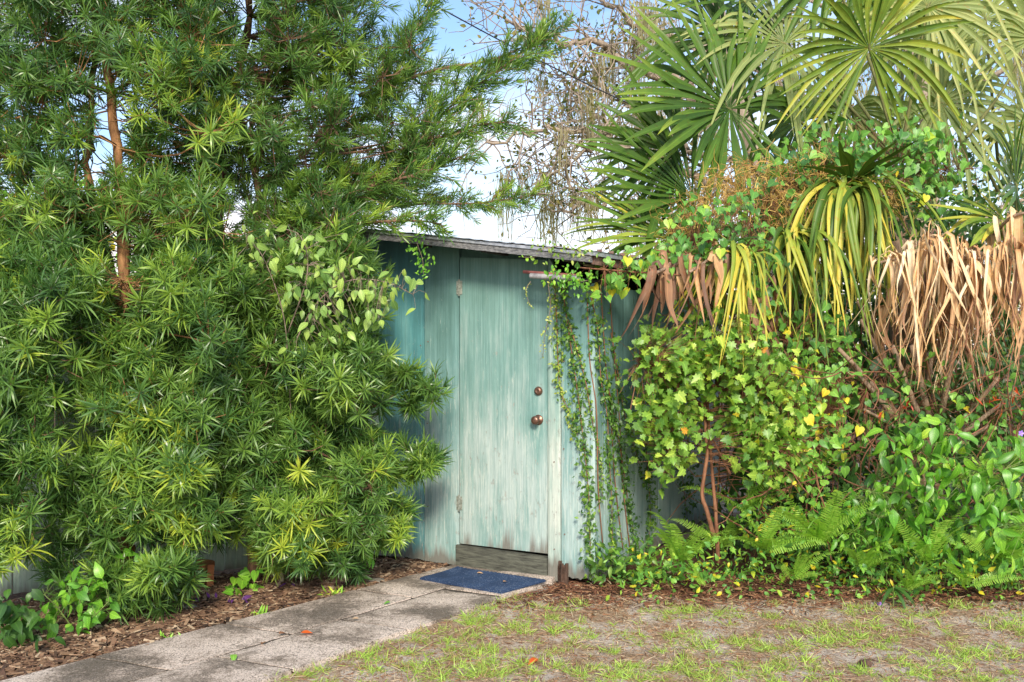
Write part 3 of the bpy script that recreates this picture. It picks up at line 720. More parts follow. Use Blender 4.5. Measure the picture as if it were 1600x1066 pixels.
OVW = [strip_leaf(1, w, 7, ov, f, c) for w, f, c in ((.46, .25, .2), (.40, .45, .45), (.44, .1, .7), (.36, .5, .3))]
HRT = [poly_leaf(mirror([(0.05, 0), (-0.13, .16), (-0.08, .38), (0.12, .50), (0.38, .45), (0.62, .30), (0.82, .13), (1.0, 0)]), f, c) for f, c in ((.2, .15), (.4, .35), (.1, .5))]

# ------------------------------------------------------------------ yew pines (left)
def poly_nearest(pts, q):
    d = np.linalg.norm(pts - q, axis=1); return int(np.argmin(d))
def yew(label, trunks, regions, base, sprays=(), nobj=200, mat=YEW, name='yew_pine', barkm=BARK):
    t = empty(name, tuple(base), label, 'tree')
    tl = []
    for pts, r0, r1 in trunks:
        pl = smoothline(pts, 5)
        pl[1:-1] += rng.normal(size=(len(pl)-2, 3)) * np.array([0.012, 0.012, 0]); tl.append(pl)
        mb = MB(); mb.tube(pl, np.linspace(r0, r1, len(pl)) * (1 + 0.08*rng.normal(size=len(pl))), 9)
        wpart('trunk', mb.mesh('trunk', barkm, True), t)
    TP = np.vstack(tl)
    tw = MB(); Ps = []; Ds = []; Ss = []; Ts = []; Ks = []; nb = 0
    CLR = [(166, 214, 352, 495), (124, 158, 215, 295), (148, 204, 140, 245), (370, 404, -20, 65), (340, 368, 330, 375), (180, 210, 800, 872)]
    for rg in regions:
        cs = sample_poly(rg['poly'], rg['n'])
        for (px, py) in cs:
            Y = rng.uniform(*rg['Y']); c = P(px, py, Y)
            if c[2] < 0.12: c[2] = 0.12
            lim = TP[(TP[:, 2] < c[2] + 0.1)]; lim = lim if len(lim) else TP
            j = poly_nearest(lim - np.array([0, 0, 0.15]), c); a = lim[j]
            ctrl = (a + c) / 2 + np.array([0, 0, rng.uniform(-.12, .12)]) + rng.normal(size=3) * .05
            bp = bez(a, ctrl, c, 6)
            L = np.linalg.norm(c - a)
            if rng.random() < rg.get('pb', 0.16) and L > 0.3 and nb < 26:
                mb = MB(); mb.tube(bp, np.linspace(0.006 + 0.009*L, 0.005, 6), 6); wpart('branch', mb.mesh('branch', barkm, True), t); nb += 1
            else: tw.tube(bp, np.linspace(0.004 + 0.005*L, 0.0035, 6), 4, False)
            k = int(rg['per'] * (1.45 if rg.get('kind', 0) < .1 else 1.15)); r = rg['r'] * rng.uniform(.75, 1.25)
            d = norm(rdir(k) + np.array(rg.get('bias', (0, -0.45, 0.35))))
            rad = r * rng.uniform(.45, 1.0, k); pos = c + d * rad[:, None]
            pos[:, 2] = np.maximum(pos[:, 2], 0.07)
            ax = norm(d + np.array([0, -0.1, 0.35]) + rng.normal(size=(k, 3)) * .3)
            ct = rng.normal(0.39, 0.12) + (rng.uniform(.15, .34) if rng.random() < rg.get('young', .12) else 0)
            for i in range(k):
                qx, qy = 800 + F*pos[i][0]/pos[i][1], 533 - F*(pos[i][2]-EYE)/pos[i][1]
                if any(a_ < qx < b_ and c_ < qy < d_ for a_, b_, c_, d_ in CLR): continue
                tw.tube([c, c + (pos[i]-c)*.5 + [0, 0, -.02], pos[i]], [0.0035, 0.003, 0.0022], 3, False)
                Ps.append(pos[i]); Ds.append(ax[i]); Ss.append(rg['s'] * rng.uniform(.6, 1.08)); Ts.append(ct + rng.normal(0, .10)); Ks.append(1 if rng.random() < rg.get('kind', 0) else 0)
    for sp in sprays:
        pl = smoothline([P(*q) for q in sp['pts']], 6)
        mb = MB(); mb.tube(pl, np.linspace(sp.get('r', 0.016), 0.004, len(pl)), 6); wpart('branch', mb.mesh('branch', barkm, True), t)
        seg = np.linalg.norm(np.diff(pl, axis=0), axis=1); cum = np.concatenate([[0], np.cumsum(seg)]); tot = cum[-1]
        n = int(tot * sp.get('dens', 15))
        for i in range(n):
            s = tot * (sp.get('s0', 0.1) + (1-sp.get('s0', 0.1)) * (i + rng.random()) / n)
            a = np.array([np.interp(s, cum, pl[:, k]) for k in range(3)]); b2 = np.array([np.interp(min(s+.05, tot), cum, pl[:, k]) for k in range(3)])
            f = norm(b2 - a + 1e-6); side = norm(np.cross(f, rdir(1)[0])) * np.array([1, .8, 1]); 
            L = sp.get('tw', 0.3) * rng.uniform(.5, 1.1) * (1 - 0.45 * s / tot)
            dd = norm(f * .9 + side * .8 + np.array([0, 0, .1]))
            tip = a + dd * L + np.array([0, 0, -0.05*L])
            tw.tube([a, a + dd*L*.5 + [0, 0, .015], tip], [0.004, .003, .002], 3, False)
            m = max(2, int(L / 0.085))
            ct = rng.normal(0.45, 0.12) + (0.3 if rng.random() < .1 else 0)
            for q in range(m):
                fr = (q + 1) / m; Ps.append(a + (tip - a)*fr); Ds.append(norm(dd + rng.normal(size=3)*.28 + np.array([0, 0, .12])))
                Ss.append(sp.get('s', 0.125) * rng.uniform(.8, 1.15)); Ts.append(ct + rng.normal(0, .1)); Ks.append(1)
    wp = wpart('twigs', tw.mesh('twigs', barkm), t); wp['kind'] = 'stuff'
    Ps, Ds, Ss, Ts, Ks = map(np.array, (Ps, Ds, Ss, Ts, Ks))
    R = frames(Ds, np.array([0, 0, 1.0]) + rng.normal(size=(len(Ps), 3)) * .4)
    order = np.argsort(Ps[:, 1]); near = order[:min(nobj, len(order))]; rest = order[min(nobj, len(order)):]
    tv = [0.12, 0.28, 0.44, 0.62, 0.85]
    for kind, TT in ((0, WH), (1, SPR)):
        idx = near[Ks[near] == kind]
        if len(idx):
            tms = TT[:3]; ms_ = single_meshes('leaf_cluster', tms, tv, mat)
            pk = [rng.integers(len(tms)) * len(tv) + int(np.argmin([abs(Ts[i] - x) for x in tv])) for i in idx]
            place_many('leaf_cluster', t, ms_, Ps[idx], R[idx], Ss[idx], pk)
    bt = []
    for kind, TT in ((0, WH), (1, SPR)):
        idx = rest[Ks[rest] == kind]
        for q in range(len(TT)):
            ii = idx[q::len(TT)]
            if len(ii): bt.append((TT[q], Ps[ii], R[ii], Ss[ii], Ts[ii]))
    if bt:
        o = wpart('foliage', batch_mesh('foliage', bt, mat), t); o['kind'] = 'stuff'
    return t

# A: the tallest tree with the orange trunk
yew('tall yew pine with an orange brown trunk, second from the left edge',
    [([P(194, 950, 5.95), P(192, 800, 5.95), P(196, 640, 6.0), P(188, 500, 6.0), P(192, 350, 6.05), P(180, 200, 6.15), P(165, 60, 6.3), P(160, -120, 6.4)], 0.05, 0.022),
     ([P(192, 520, 6.02), P(150, 330, 6.2), P(138, 230, 6.3), P(150, 60, 6.45), P(140, -100, 6.5)], 0.03, 0.015)],
    [dict(poly=[(-60, -120), (300, -120), (330, 60), (320, 330), (300, 430), (130, 440), (-60, 400)], Y=(5.7, 6.7), n=165, per=13, r=0.26, s=0.13, young=.2, kind=.3),
     dict(poly=[(60, 330), (330, 330), (400, 420), (380, 500), (100, 480)], Y=(5.6, 6.2), n=24, per=12, r=0.23, s=0.13, young=.2, kind=.3),
     dict(poly=[(120, 430), (330, 420), (350, 640), (300, 760), (190, 700), (130, 560)], Y=(5.35, 5.95), n=46, per=12, r=0.21, s=0.13, young=.2),
     dict(poly=[(170, 640), (320, 640), (330, 800), (250, 830), (190, 780)], Y=(5.3, 5.8), n=16, per=10, r=0.20, s=0.145, young=.4)],
    P(194, 950, 5.95)*[1, 1, 0], nobj=260, barkm=BARKO)
# B: right trunk with high crown
yew('yew pine with a dark double trunk and branches arching right across the sky',
    [([P(396, 905, 6.35), P(392, 760, 6.4), P(370, 560, 6.5), P(345, 380, 6.6), P(352, 200, 6.7), P(385, 60, 6.8), P(392, -120, 6.9)], 0.045, 0.022),
     ([P(372, 560, 6.5), P(400, 400, 6.6), P(395, 250, 6.75), P(330, 60, 6.9), P(325, -80, 7.0)], 0.03, 0.016)],
    [dict(poly=[(280, -100), (560, -100), (560, 120), (520, 260), (560, 400), (400, 420), (300, 400)], Y=(6.2, 7.1), n=150, per=13, r=0.26, s=0.125, young=.1, kind=.75),
     dict(poly=[(520, 100), (640, 60), (690, 150), (680, 270), (600, 320), (520, 330)], Y=(6.6, 7.2), n=34, per=12, r=0.24, s=0.12, young=.08, kind=1),
     dict(poly=[(330, 400), (575, 390), (580, 560), (560, 600), (340, 560)], Y=(5.9, 6.5), n=60, per=12, r=0.22, s=0.125, young=.05)],
    P(396, 905, 6.35)*[1, 1, 0], nobj=200,
    sprays=[dict(pts=[(380, 430, 6.7), (520, 300, 6.8), (620, 275, 6.9), (700, 170, 7.0), (850, 60, 7.0)], s=0.125, tw=0.42, dens=30, r=0.02, s0=.25),
            dict(pts=[(400, 420, 6.6), (520, 340, 6.6), (640, 320, 6.6), (740, 318, 6.5), (835, 305, 6.5)], s=0.10, tw=0.26, dens=30, r=0.012, s0=.2),
            dict(pts=[(400, 300, 6.7), (500, 220, 6.8), (600, 160, 6.9), (640, 60, 7.0), (690, -20, 7.1)], s=0.12, tw=0.40, dens=28, s0=.2),
            dict(pts=[(392, 200, 6.8), (440, 90, 6.8), (560, 10, 6.9), (640, -50, 7.0)], s=0.12, tw=0.42, dens=26, s0=.1),
            dict(pts=[(540, 300, 6.8), (640, 240, 6.9), (730, 200, 6.9), (800, 190, 6.9)], s=0.12, tw=0.34, dens=28, s0=.1),
            dict(pts=[(430, 380, 6.6), (560, 300, 6.5), (660, 270, 6.4), (730, 240, 6.4)], s=0.12, tw=0.34, dens=28, s0=.2),
            dict(pts=[(560, 150, 6.9), (680, 110, 7.0), (780, 90, 7.1), (880, 40, 7.1)], s=0.11, tw=0.28, dens=22, s0=.0),
            dict(pts=[(450, 360, 6.6), (540, 350, 6.4), (640, 345, 6.3), (690, 350, 6.2)], s=0.11, tw=0.25, dens=26, s0=.1)])
# C: bushy one against the shed
yew('bushy yew pine crowding the left side of the shed, branches reaching over its boards',
    [([P(545, 895, 6.75), P(540, 780, 6.7), P(520, 640, 6.65), P(500, 520, 6.6)], 0.03, 0.012),
     ([P(470, 905, 6.55), P(460, 780, 6.45), P(430, 660, 6.4), P(420, 560, 6.4)], 0.028, 0.012)],
    [dict(poly=[(350, 560), (565, 560), (595, 640), (590, 720), (590, 810), (540, 850), (420, 855), (330, 800), (300, 700)], Y=(5.75, 6.5), n=110, per=12, r=0.2, s=0.132, young=.18),
     dict(poly=[(400, 840), (580, 840), (560, 885), (420, 885)], Y=(6.0, 6.4), n=12, per=8, r=0.13, s=0.12, young=.1),
     dict(poly=[(560, 580), (660, 570), (690, 620), (650, 640), (600, 620)], Y=(6.3, 6.45), n=6, per=7, r=0.11, s=0.14, young=.0),
     dict(poly=[(590, 700), (660, 700), (680, 720), (650, 745), (590, 740)], Y=(6.2, 6.35), n=6, per=7, r=0.11, s=0.14, young=.2),
     dict(poly=[(560, 780), (630, 790), (640, 830), (590, 850)], Y=(6.2, 6.4), n=5, per=7, r=0.11, s=0.14, young=.2)],
    P(510, 905, 6.55)*[1, 1, 0], nobj=280)
# D: far left bush
yew('yew pine bush with yellow tipped rosettes at the left edge, hiding the fence',
    [([P(-40, 980, 5.3), P(-20, 800, 5.35), P(0, 650, 5.4), P(30, 520, 5.5)], 0.035, 0.012)],
    [dict(poly=[(-60, 400), (110, 440), (110, 560), (90, 640), (60, 660), (-60, 660)], Y=(5.1, 5.6), n=30, per=10, r=0.19, s=0.14, young=.2),
     dict(poly=[(-60, 640), (70, 650), (90, 720), (40, 770), (-60, 760)], Y=(5.0, 5.4), n=11, per=8, r=0.15, s=0.145, young=.35),
     dict(poly=[(-60, 760), (40, 790), (40, 860), (-60, 900)], Y=(4.95, 5.3), n=12, per=8, r=0.16, s=0.13, young=.3)],
    P(-40, 980, 5.3)*[1, 1, 0], nobj=160)
# E: side branch bush mid left
yew('low yew pine branches spreading in front of the fence, left of the orange trunk foot',
    [([P(150, 945, 5.85), P(160, 850, 5.7), P(165, 780, 5.6), P(190, 700, 5.6)], 0.02, 0.01)],
    [dict(poly=[(110, 730), (230, 700), (250, 760), (210, 830), (130, 830), (90, 780)], Y=(5.3, 5.7), n=16, per=9, r=0.16, s=0.135, young=.12),
     dict(poly=[(90, 830), (200, 860), (170, 930), (80, 900)], Y=(5.45, 5.75), n=7, per=8, r=0.13, s=0.12, young=.1),
     dict(poly=[(230, 780), (300, 800), (310, 850), (240, 860)], Y=(5.5, 5.8), n=7, per=8, r=0.15, s=0.14, young=.1)],
    P(150, 945, 5.85)*[1, 1, 0], nobj=140)
# F: low rosette clump
yew('low yew pine sucker clump by the path bed, below the orange trunk',
    [([P(215, 960, 5.55), P(220, 930, 5.5)], 0.012, 0.008)],
    [dict(poly=[(160, 900), (200, 885), (285, 890), (295, 925), (250, 945), (180, 945)], Y=(5.25, 5.55), n=9, per=8, r=0.13, s=0.135, young=.1)],
    P(215, 965, 5.5)*[1, 1, 0], nobj=80)

# ------------------------------------------------------------------ generic leafy plants with individual leaves
def leafy(name, label, cat, base, stems, region_pts, meshes_def, size, mat, per=1, nobj=300, spread=0.0, hang=0.6, face=(0, -0.7, 0.5), jitter=0.45, stem_mat=GSTEM,
          stem_r=0.003, tints=(0.1, 0.3, 0.5, 0.7), tdist=(0.45, 0.2), group=None, twigs=True, parent=None, objname='leaf', leafdir=None):
    """region_pts: (N,3) leaf positions; stems: list of polylines"""
    t = parent or empty(name, tuple(base), label, cat, group)
    for st in stems:
        mb = MB(); pl = smoothline(st, 5); mb.tube(pl, np.linspace(stem_r*1.6, stem_r*.7, len(pl)), 5); wpart('stem', mb.mesh('stem', stem_mat, True), t)
    pos = np.array(region_pts); n = len(pos)
    d = norm(np.array([0, -0.25, -hang]) + rng.normal(size=(n, 3)) * jitter) if leafdir is None else norm(leafdir + rng.normal(size=(n, 3)) * jitter)
    nr = norm(np.array(face) + rng.normal(size=(n, 3)) * jitter)
    R = frames(d, nr); sc = size * rng.uniform(.5, 1.3, n); ti = np.clip(rng.normal(tdist[0], tdist[1], n), 0, 1)
    if twigs and len(stems):
        tw = MB(); SP = np.vstack([smoothline(st, 5) for st in stems])
        for i in range(n):
            a = SP[poly_nearest(SP, pos[i])]
            if np.linalg.norm(a - pos[i]) > 0.03: tw.tube([a, (a+pos[i])/2 + [0, 0, .02], pos[i]], [min(stem_r*.6, .0022), min(stem_r*.5, .0018), .0010], 3, False)
        if tw.v: o = wpart('leaf_stalks', tw.mesh('leaf_stalks', stem_mat), t); o['kind'] = 'stuff'
    order = np.argsort(pos[:, 1]); near = order[:nobj]; rest = order[nobj:]
    if len(near):
        ms_ = single_meshes(objname, meshes_def, tints, mat)
        pk = [rng.integers(len(meshes_def)) * len(tints) + int(np.argmin([abs(ti[i] - x) for x in tints])) for i in near]
        place_many(objname, t, ms_, pos[near], R[near], sc[near], pk)
    if len(rest):
        bt = [(meshes_def[q], pos[rest][q::len(meshes_def)], R[rest][q::len(meshes_def)], sc[rest][q::len(meshes_def)], ti[rest][q::len(meshes_def)]) for q in range(len(meshes_def))]
        o = wpart('foliage', batch_mesh('foliage', [b for b in bt if len(b[1])], mat), t); o['kind'] = 'stuff'
    return t
def cloud(poly, Y, n, clump=0, r=0.12, zmin=0.03):
    out = []
    if clump:
        for (px, py) in sample_poly(poly, n // clump):
            c = P(px, py, rng.uniform(*Y)); out.append(c + rng.normal(size=(clump, 3)) * r * .6)
        out = np.vstack(out)
    else: out = np.array([P(px, py, rng.uniform(*Y)) for px, py in sample_poly(poly, n)])
    out[:, 2] = np.maximum(out[:, 2], zmin); return out

# pale ovate-leaf vine in the yew pines
pts = np.vstack([cloud([(370, 375), (430, 350), (520, 370), (535, 430), (480, 450), (420, 450), (385, 420)], (5.55, 5.8), 96, 6, .10),
                 cloud([(490, 430), (580, 410), (650, 450), (645, 475), (600, 480), (560, 510), (490, 500)], (5.55, 5.8), 102, 6, .10),
                 cloud([(430, 450), (540, 470), (540, 530), (470, 520)], (5.6, 5.8), 32, 4, .07),
                 np.array([P(448, 545, 5.7), P(462, 548, 5.7), P(632, 420, 5.75), P(640, 440, 5.75)])])
leafy('pale_leaved_vine', 'vine with drooping pale green ovate leaves scrambling over the yew pines left of the roof', 'vine', (-1.4, 5.9, 0),
      [[P(450, 905, 6.2), P(455, 700, 6.0), P(450, 560, 5.85), P(440, 480, 5.75), P(410, 400, 5.75), P(385, 375, 5.7)],
       [P(450, 560, 5.85), P(490, 480, 5.75), P(540, 440, 5.7), P(600, 440, 5.7), P(645, 460, 5.7)],
       [P(450, 520, 5.8), P(480, 430, 5.7), P(470, 370, 5.7), P(430, 355, 5.7)]],
      pts, OV, 0.076, PALE, hang=0.8, jitter=.5, tdist=(0.45, .25), stem_mat=BARKG)

# little vine tuft hanging from the roof edge
def hanging(name, label, path, n, size, mat, tm, r=0.03, cat='vine', stem=BARKG, tdist=(.5, .2), rstem=0.002, jit=.5, group=None, nobj=0, taper=True):
    pl = smoothline(path, 8); seg = np.concatenate([[0], np.cumsum(np.linalg.norm(np.diff(pl, axis=0), axis=1))])
    s = np.linspace(0, seg[-1], n); pos = np.column_stack([np.interp(s, seg, pl[:, k]) for k in range(3)])
    rr = r * (1 - 0.4 * s / s[-1])[:, None] if taper else r
    pos = pos + rng.normal(size=(n, 3)) * rr * np.array([1, .35, 1]) 
    return leafy(name, label, cat, tuple(path[0]*np.array([1, 1, 0])) if path[0][2] < .5 else tuple(path[0]), [path], pos, tm, size, mat, nobj=nobj, jitter=jit, stem_mat=stem, stem_r=rstem, tdist=tdist, twigs=False, group=group)
hanging('hanging_vine', 'small leafy vine tuft hanging from the roof edge left of the door', [P(650, 352, 6.45), P(652, 380, 6.42), P(660, 405, 6.40), P(662, 430, 6.4)], 120, 0.030, WEED, SM, r=0.045)
hanging('hanging_vine', 'thin vine with tiny pale leaves trailing down past the white pipe end', [P(829, 440, 6.2), P(822, 452, 6.2), P(824, 466, 6.2), P(830, 480, 6.2)], 20, 0.02, FIG, SM, r=0.01, tdist=(.9, .1))
hanging('hanging_vine', 'bright leafed sprig poking out below the fascia above the door', [P(850, 398, 6.2), P(835, 402, 6.15), P(816, 402, 6.1)], 14, 0.034, WEED, SM, r=0.022, tdist=(.8, .1))
hanging('hanging_vine', 'leafy vine running along the fascia above the pipes', [P(838, 393, 6.0), P(870, 385, 5.98), P(900, 392, 5.9), P(925, 400, 5.85)], 70, 0.03, FIG, SM, r=0.04, tdist=(.8, .2))
hanging('hanging_vine', 'bushy vine tuft sitting on the pipes under the eave', [P(866, 428, 6.0), P(885, 432, 5.95), P(905, 440, 5.95), P(925, 436, 5.95)], 160, 0.032, WEED, SM, r=0.05)
hanging('hanging_vine', 'slender pale vine dangling from the pipes to the door edge beside the deadbolt', [P(856, 440, 6.15), P(860, 480, 6.15), P(852, 520, 6.2), P(848, 560, 6.25)], 44, 0.022, FIG, SM, r=0.02, tdist=(.95, .1))

# ------------------------------------------------------------------ creepers on the shed wall
def onwall(px, py, o=0.02):
    if px < 930: 
        u = u_at(px); Y = fw(u, 0)[1]; return fw(u, z_at(py, Y), o)
    u = u_at(px, WC, SD); Y = sw(u, 0)[1]; return sw(u, z_at(py, Y), o)
creepers = [
 ('creeper stem nearest the door, fresh pale leaves at its top, dark ones below', [(868, 432), (872, 500), (874, 560), (878, 610), (890, 640), (905, 680)], 150, 0.026, .8, .028),
 ('dense dark creeper strand from the pipes down to the ground, second from the door', [(880, 440), (888, 500), (900, 580), (908, 640), (915, 700), (922, 770), (924, 840), (926, 900)], 420, 0.028, .45, .035),
 ('thin creeper strand slanting between the two dense ones', [(890, 500), (905, 550), (918, 600), (926, 650), (934, 720), (936, 780)], 150, 0.024, .5, .018),
 ('dense creeper strand with ladder like leaf rows in the middle of the right wall', [(925, 460), (930, 520), (934, 590), (944, 650), (946, 700), (950, 760), (952, 830), (950, 890)], 360, 0.030, .42, .05),
 ('dark creeper strand right of the ladder like one, leaning right as it falls', [(945, 600), (955, 650), (966, 710), (975, 770), (985, 830), (988, 870)], 230, 0.030, .35, .035),
 ('sparse creeper stem crossing the right wall to the lobed leaf vine', [(950, 520), (962, 590), (972, 650), (990, 710), (1004, 760)], 110, 0.028, .5, .02),
 ('creeper strand low on the receding wall boards, left of the bare vine trunk', [(1000, 600), (1004, 680), (1008, 740), (1012, 800), (1008, 860)], 200, 0.030, .35, .04),
 ('creeper strand behind the lobed leaf vine near the far end of the wall', [(1050, 640), (1056, 700), (1064, 760), (1070, 810)], 220, 0.032, .3, .10),
]
for lab, pth, n, sz, td, r in creepers:
    hanging('wall_creeper', lab, [onwall(x, y, 0.022) for x, y in pth], int(n*2.1), sz*1.15, FIG, SM, r=r*.75, tdist=(td, .2), stem=VSTEM, rstem=0.0025, jit=.6, taper=False)
for lab, pth in (('bare dark runner on the wall seam between the creepers', [(918, 450), (922, 560), (930, 640), (933, 760), (940, 850)]),
                 ('bare dark runner right of the middle creeper', [(937, 450), (944, 560), (952, 640), (960, 760), (972, 860)]),
                 ('bare dark runner at the right of the wall running down to the ferns', [(952, 470), (958, 560), (966, 650), (972, 760), (984, 870)])):
    mb = MB(); mb.tube(smoothline([onwall(x, y, 0.008) for x, y in pth], 8), 0.004, 5); o = link('bare_runner', mb.mesh('bare_runner', VSTEM, True)); tag(o, lab, 'vine stem')

# ------------------------------------------------------------------ palms
def ribbon(path, wid, nrm, fold=0.3, tint=0.0, tip=0.0):
    path = np.array(path); k = len(path); t = norm(np.gradient(path, axis=0)); z = norm(nrm - np.sum(nrm*t, -1, keepdims=True)*t); y = np.cross(z, t)
    v = []; a = []
    for i in range(k):
        h = wid[i]/2
        v += [path[i] - y[i]*h + z[i]*fold*h, path[i], path[i] + y[i]*h + z[i]*fold*h]
        s = i/(k-1); a += [(tint + tip*s*s, -1, s), (tint + tip*s*s, 0, s), (tint + tip*s*s, 1, s)]
    f = []
    for i in range(k-1):
        b = 3*i; f += [(b, b+3, b+4, b+1), (b+1, b+4, b+5, b+2)]
    return dict(v=np.array(v), f=f, a=np.array(a))
def fan_frond(palm, hub, fwd, nrm, L, nseg=40, spread=150, droop=0.25, web=0.42, mat=PALM, petiole=None, tint=(0.3, 0.12), tip=0.25, wmax=None, split=True, pmat=GSTALK, curl=0.0, label=None, cone=0.12, wmul=1.15):
    hub = np.array(hub, float); fwd = norm(np.array(fwd, float)); nrm = np.array(nrm, float); nrm = norm(nrm - nrm.dot(fwd)*fwd); side = np.cross(nrm, fwd)
    mb = MB(); pp = petiole if petiole is not None else [hub - fwd*0.5, hub]
    pl = smoothline(pp, 6); pl = np.vstack([pl, hub + fwd*L*.1 - nrm*.01, hub + fwd*L*.2 - nrm*.01]); mb.tube(pl, np.concatenate([np.linspace(0.016, 0.011, len(pl)-2), [.008, .003]]), 6)
    fr = wpart('frond', mb.mesh('frond', pmat, True), palm)
    if label: fr['label'] = label
    tms = []
    dth = math.radians(2*spread/nseg)
    for i in range(nseg):
        if rng.random() < .05: continue
        th = math.radians(-spread + 2*spread*(i+.5)/nseg) + rng.normal(0, dth*.22)
        ll = L * (1 - 0.28*(abs(th)/math.radians(spread))**2) * rng.uniform(.9, 1.06)
        d0 = math.cos(th)*fwd + math.sin(th)*side
        k = 10; s = np.linspace(0.015, 1, k); tw = rng.normal(0, .06)
        dr = droop * rng.uniform(.6, 1.5) * (1 + 2.5 * (rng.random() < .13))
        pts = hub + (s*ll)[:, None]*d0 + ((s**1.2) * cone * ll)[:, None]*nrm
        pts[:, 2] -= ll*dr*np.maximum(s - .25, 0)**2*1.6
        pts += (np.maximum(s-.35, 0)**1.4*ll)[:, None] * rng.normal(size=3) * .17
        pts += (s*ll)[:, None] * nrm * (.035 if i % 2 else -.035)
        w0 = 2*s*ll*math.tan(dth/2)*1.02; wm = web*ll*2*math.tan(dth/2)
        wm *= rng.uniform(.8, 1.25) * wmul
        if wmax: wm = min(wm, wmax)
        w = np.where(s < web, np.minimum(w0, wm), wm*np.clip((1-s)/(1-web), 0, 1)**.6) + 0.0015
        tms.append(ribbon(pts, w, nrm + rng.normal(size=3)*.12, 0.55, float(np.clip(rng.normal(*tint), 0, 1)), tip))
    I = (np.zeros((1, 3)), np.eye(3)[None], np.ones(1), np.zeros(1))
    if split:
        for t in tms: wpart('leaflet', batch_mesh('leaflet', [(t, *I)], mat), fr)
    else:
        o = wpart('leaflets', batch_mesh('leaflets', [(t, *I) for t in tms], mat), fr); o['kind'] = 'stuff'
    return fr
def hang_frond(palm, line, n, L, wid, mat=DEAD, tint=(0.6, .25), spreadx=0.17, arc=0.12, split=True, label=None, rise=0.05, pr=0.014, wob=1.0):
    """a collapsed frond: ribbons arching over a rib and hanging down"""
    pl = smoothline(line, 8); mb = MB(); mb.tube(pl, np.linspace(pr, pr*.6, len(pl)), 6); fr = wpart('dead_frond', mb.mesh('dead_frond', STALK, True), palm)
    if label: fr['label'] = label
    tms = []
    seg = np.concatenate([[0], np.cumsum(np.linalg.norm(np.diff(pl, axis=0), axis=1))])
    for i in range(n):
        s0 = seg[-1]*(0.02 + .98*(i + rng.random())/n); a = np.array([np.interp(s0, seg, pl[:, k]) for k in range(3)])
        LL = L*(.3 + .85*rng.random()**.7); a = a + rng.normal(size=3)*[.03, .05, .035]; out = norm(np.array([rng.normal(0, .6), -abs(rng.normal(.6, .4)), 0]))
        fib = rng.random() < .3; LL *= 1.2 if fib else 1
        k = 14; s = np.linspace(0, 1, k); ar = arc*rng.uniform(.4, 1.5); ri = rise*rng.uniform(0, 1.6)
        pts = np.tile(a, (k, 1)) + out*(ar*(1-np.exp(-s*6)))[:, None]
        pts[:, 2] += ri*np.sin(np.clip(s*4, 0, 1)*math.pi)**1 - LL*np.maximum(s - .10, 0)**1.05
        ph, am = rng.uniform(0, 6.3), rng.uniform(.01, .07)*wob
        wv = np.array([rng.normal(0, spreadx), rng.normal(0, spreadx*.5), 0])
        pts += s[:, None]**1.6*wv*LL; pts[:, 0] += am*np.sin(s*rng.uniform(3, 8)+ph)*s
        q = rng.uniform(-1.3, 1.3) + s*rng.normal(0, 2.2*wob)
        nr = np.column_stack([np.sin(q), -np.cos(q), np.full(k, .15)]); nr[:3] += [0, 0, .9]
        w = wid*(.28 if fib else rng.uniform(.5, 1.8))*np.where(s < .35, .75+.7*s, np.clip((1-s)/.65, 0, 1)**.7) + .002
        tms.append(ribbon(pts, w, nr, rng.uniform(.3, .9), float(np.clip(rng.normal(*tint), 0, 1)), -.15))
    I = (np.zeros((1, 3)), np.eye(3)[None], np.ones(1), np.zeros(1))
    for t in tms: wpart('leaflet', batch_mesh('leaflet', [(t, *I)], mat), fr)
    return fr
def stalks(palm, lst, mat=STALK, name='old_leaf_stalk'):
    for a, c, b, r in lst:
        mb = MB(); mb.tube(bez(a, c, b, 7), np.linspace(r, r*.6, 7), 6); wpart(name, mb.mesh(name, mat, True), palm)

# Palm 1: the near palm on the right with dead skirt
p1 = empty('cabbage_palm', (3.05, 7.4, 0), 'short cabbage palm with a skirt of dry brown fronds above crossing old stalks', 'palm')
mb = MB(); mb.tube(smoothline([P(1440, 800, 7.4), P(1435, 700, 7.4), P(1425, 600, 7.35), P(1415, 480, 7.35), P(1400, 380, 7.4)], 4), np.linspace(.17, .12, 17), 12); wpart('trunk', mb.mesh('trunk', STALK, True), p1)
st = []
def SK(x0, y0, x1, y1, Y0, Y1, r=.022):
    a = P(x0, y0, Y0); b = P(x1, y1, Y1); st.append((a, (a+b)/2 + [0, 0, rng.uniform(-.04, .06)], b, r))
SK(1435, 690, 1310, 545, 7.1, 6.7, .025); SK(1440, 700, 1330, 570, 7.0, 6.8, .028); SK(1430, 660, 1345, 500, 7.1, 6.8, .022); SK(1440, 660, 1395, 540, 7.0, 6.8, .026)
SK(1450, 650, 1425, 540, 7.0, 6.8, .03); SK(1470, 650, 1490, 550, 7.0, 6.7, .028); SK(1480, 680, 1560, 590, 7.0, 6.7, .022); SK(1500, 680, 1590, 612, 6.9, 6.7, .02)
SK(1490, 700, 1545, 665, 6.9, 6.8, .02); SK(1430, 690, 1350, 640, 7.0, 6.8, .018); SK(1425, 650, 1370, 560, 7.1, 6.9, .02); SK(1445, 640, 1455, 560, 7.1, 6.9, .025); SK(1360, 640, 1290, 700, 7.0, 6.9, .012); SK(1400, 600, 1340, 470, 7.1, 6.9, .02)
stalks(p1, st)
hang_frond(p1, [P(1475, 470, 7.1), P(1475, 400, 6.75), P(1450, 368, 6.6), P(1415, 398, 6.55), P(1368, 412, 6.6)], 84, 0.80, .024, label='brown dead frond at the left of the skirt, paler on top', tint=(.78, .22), arc=.16)
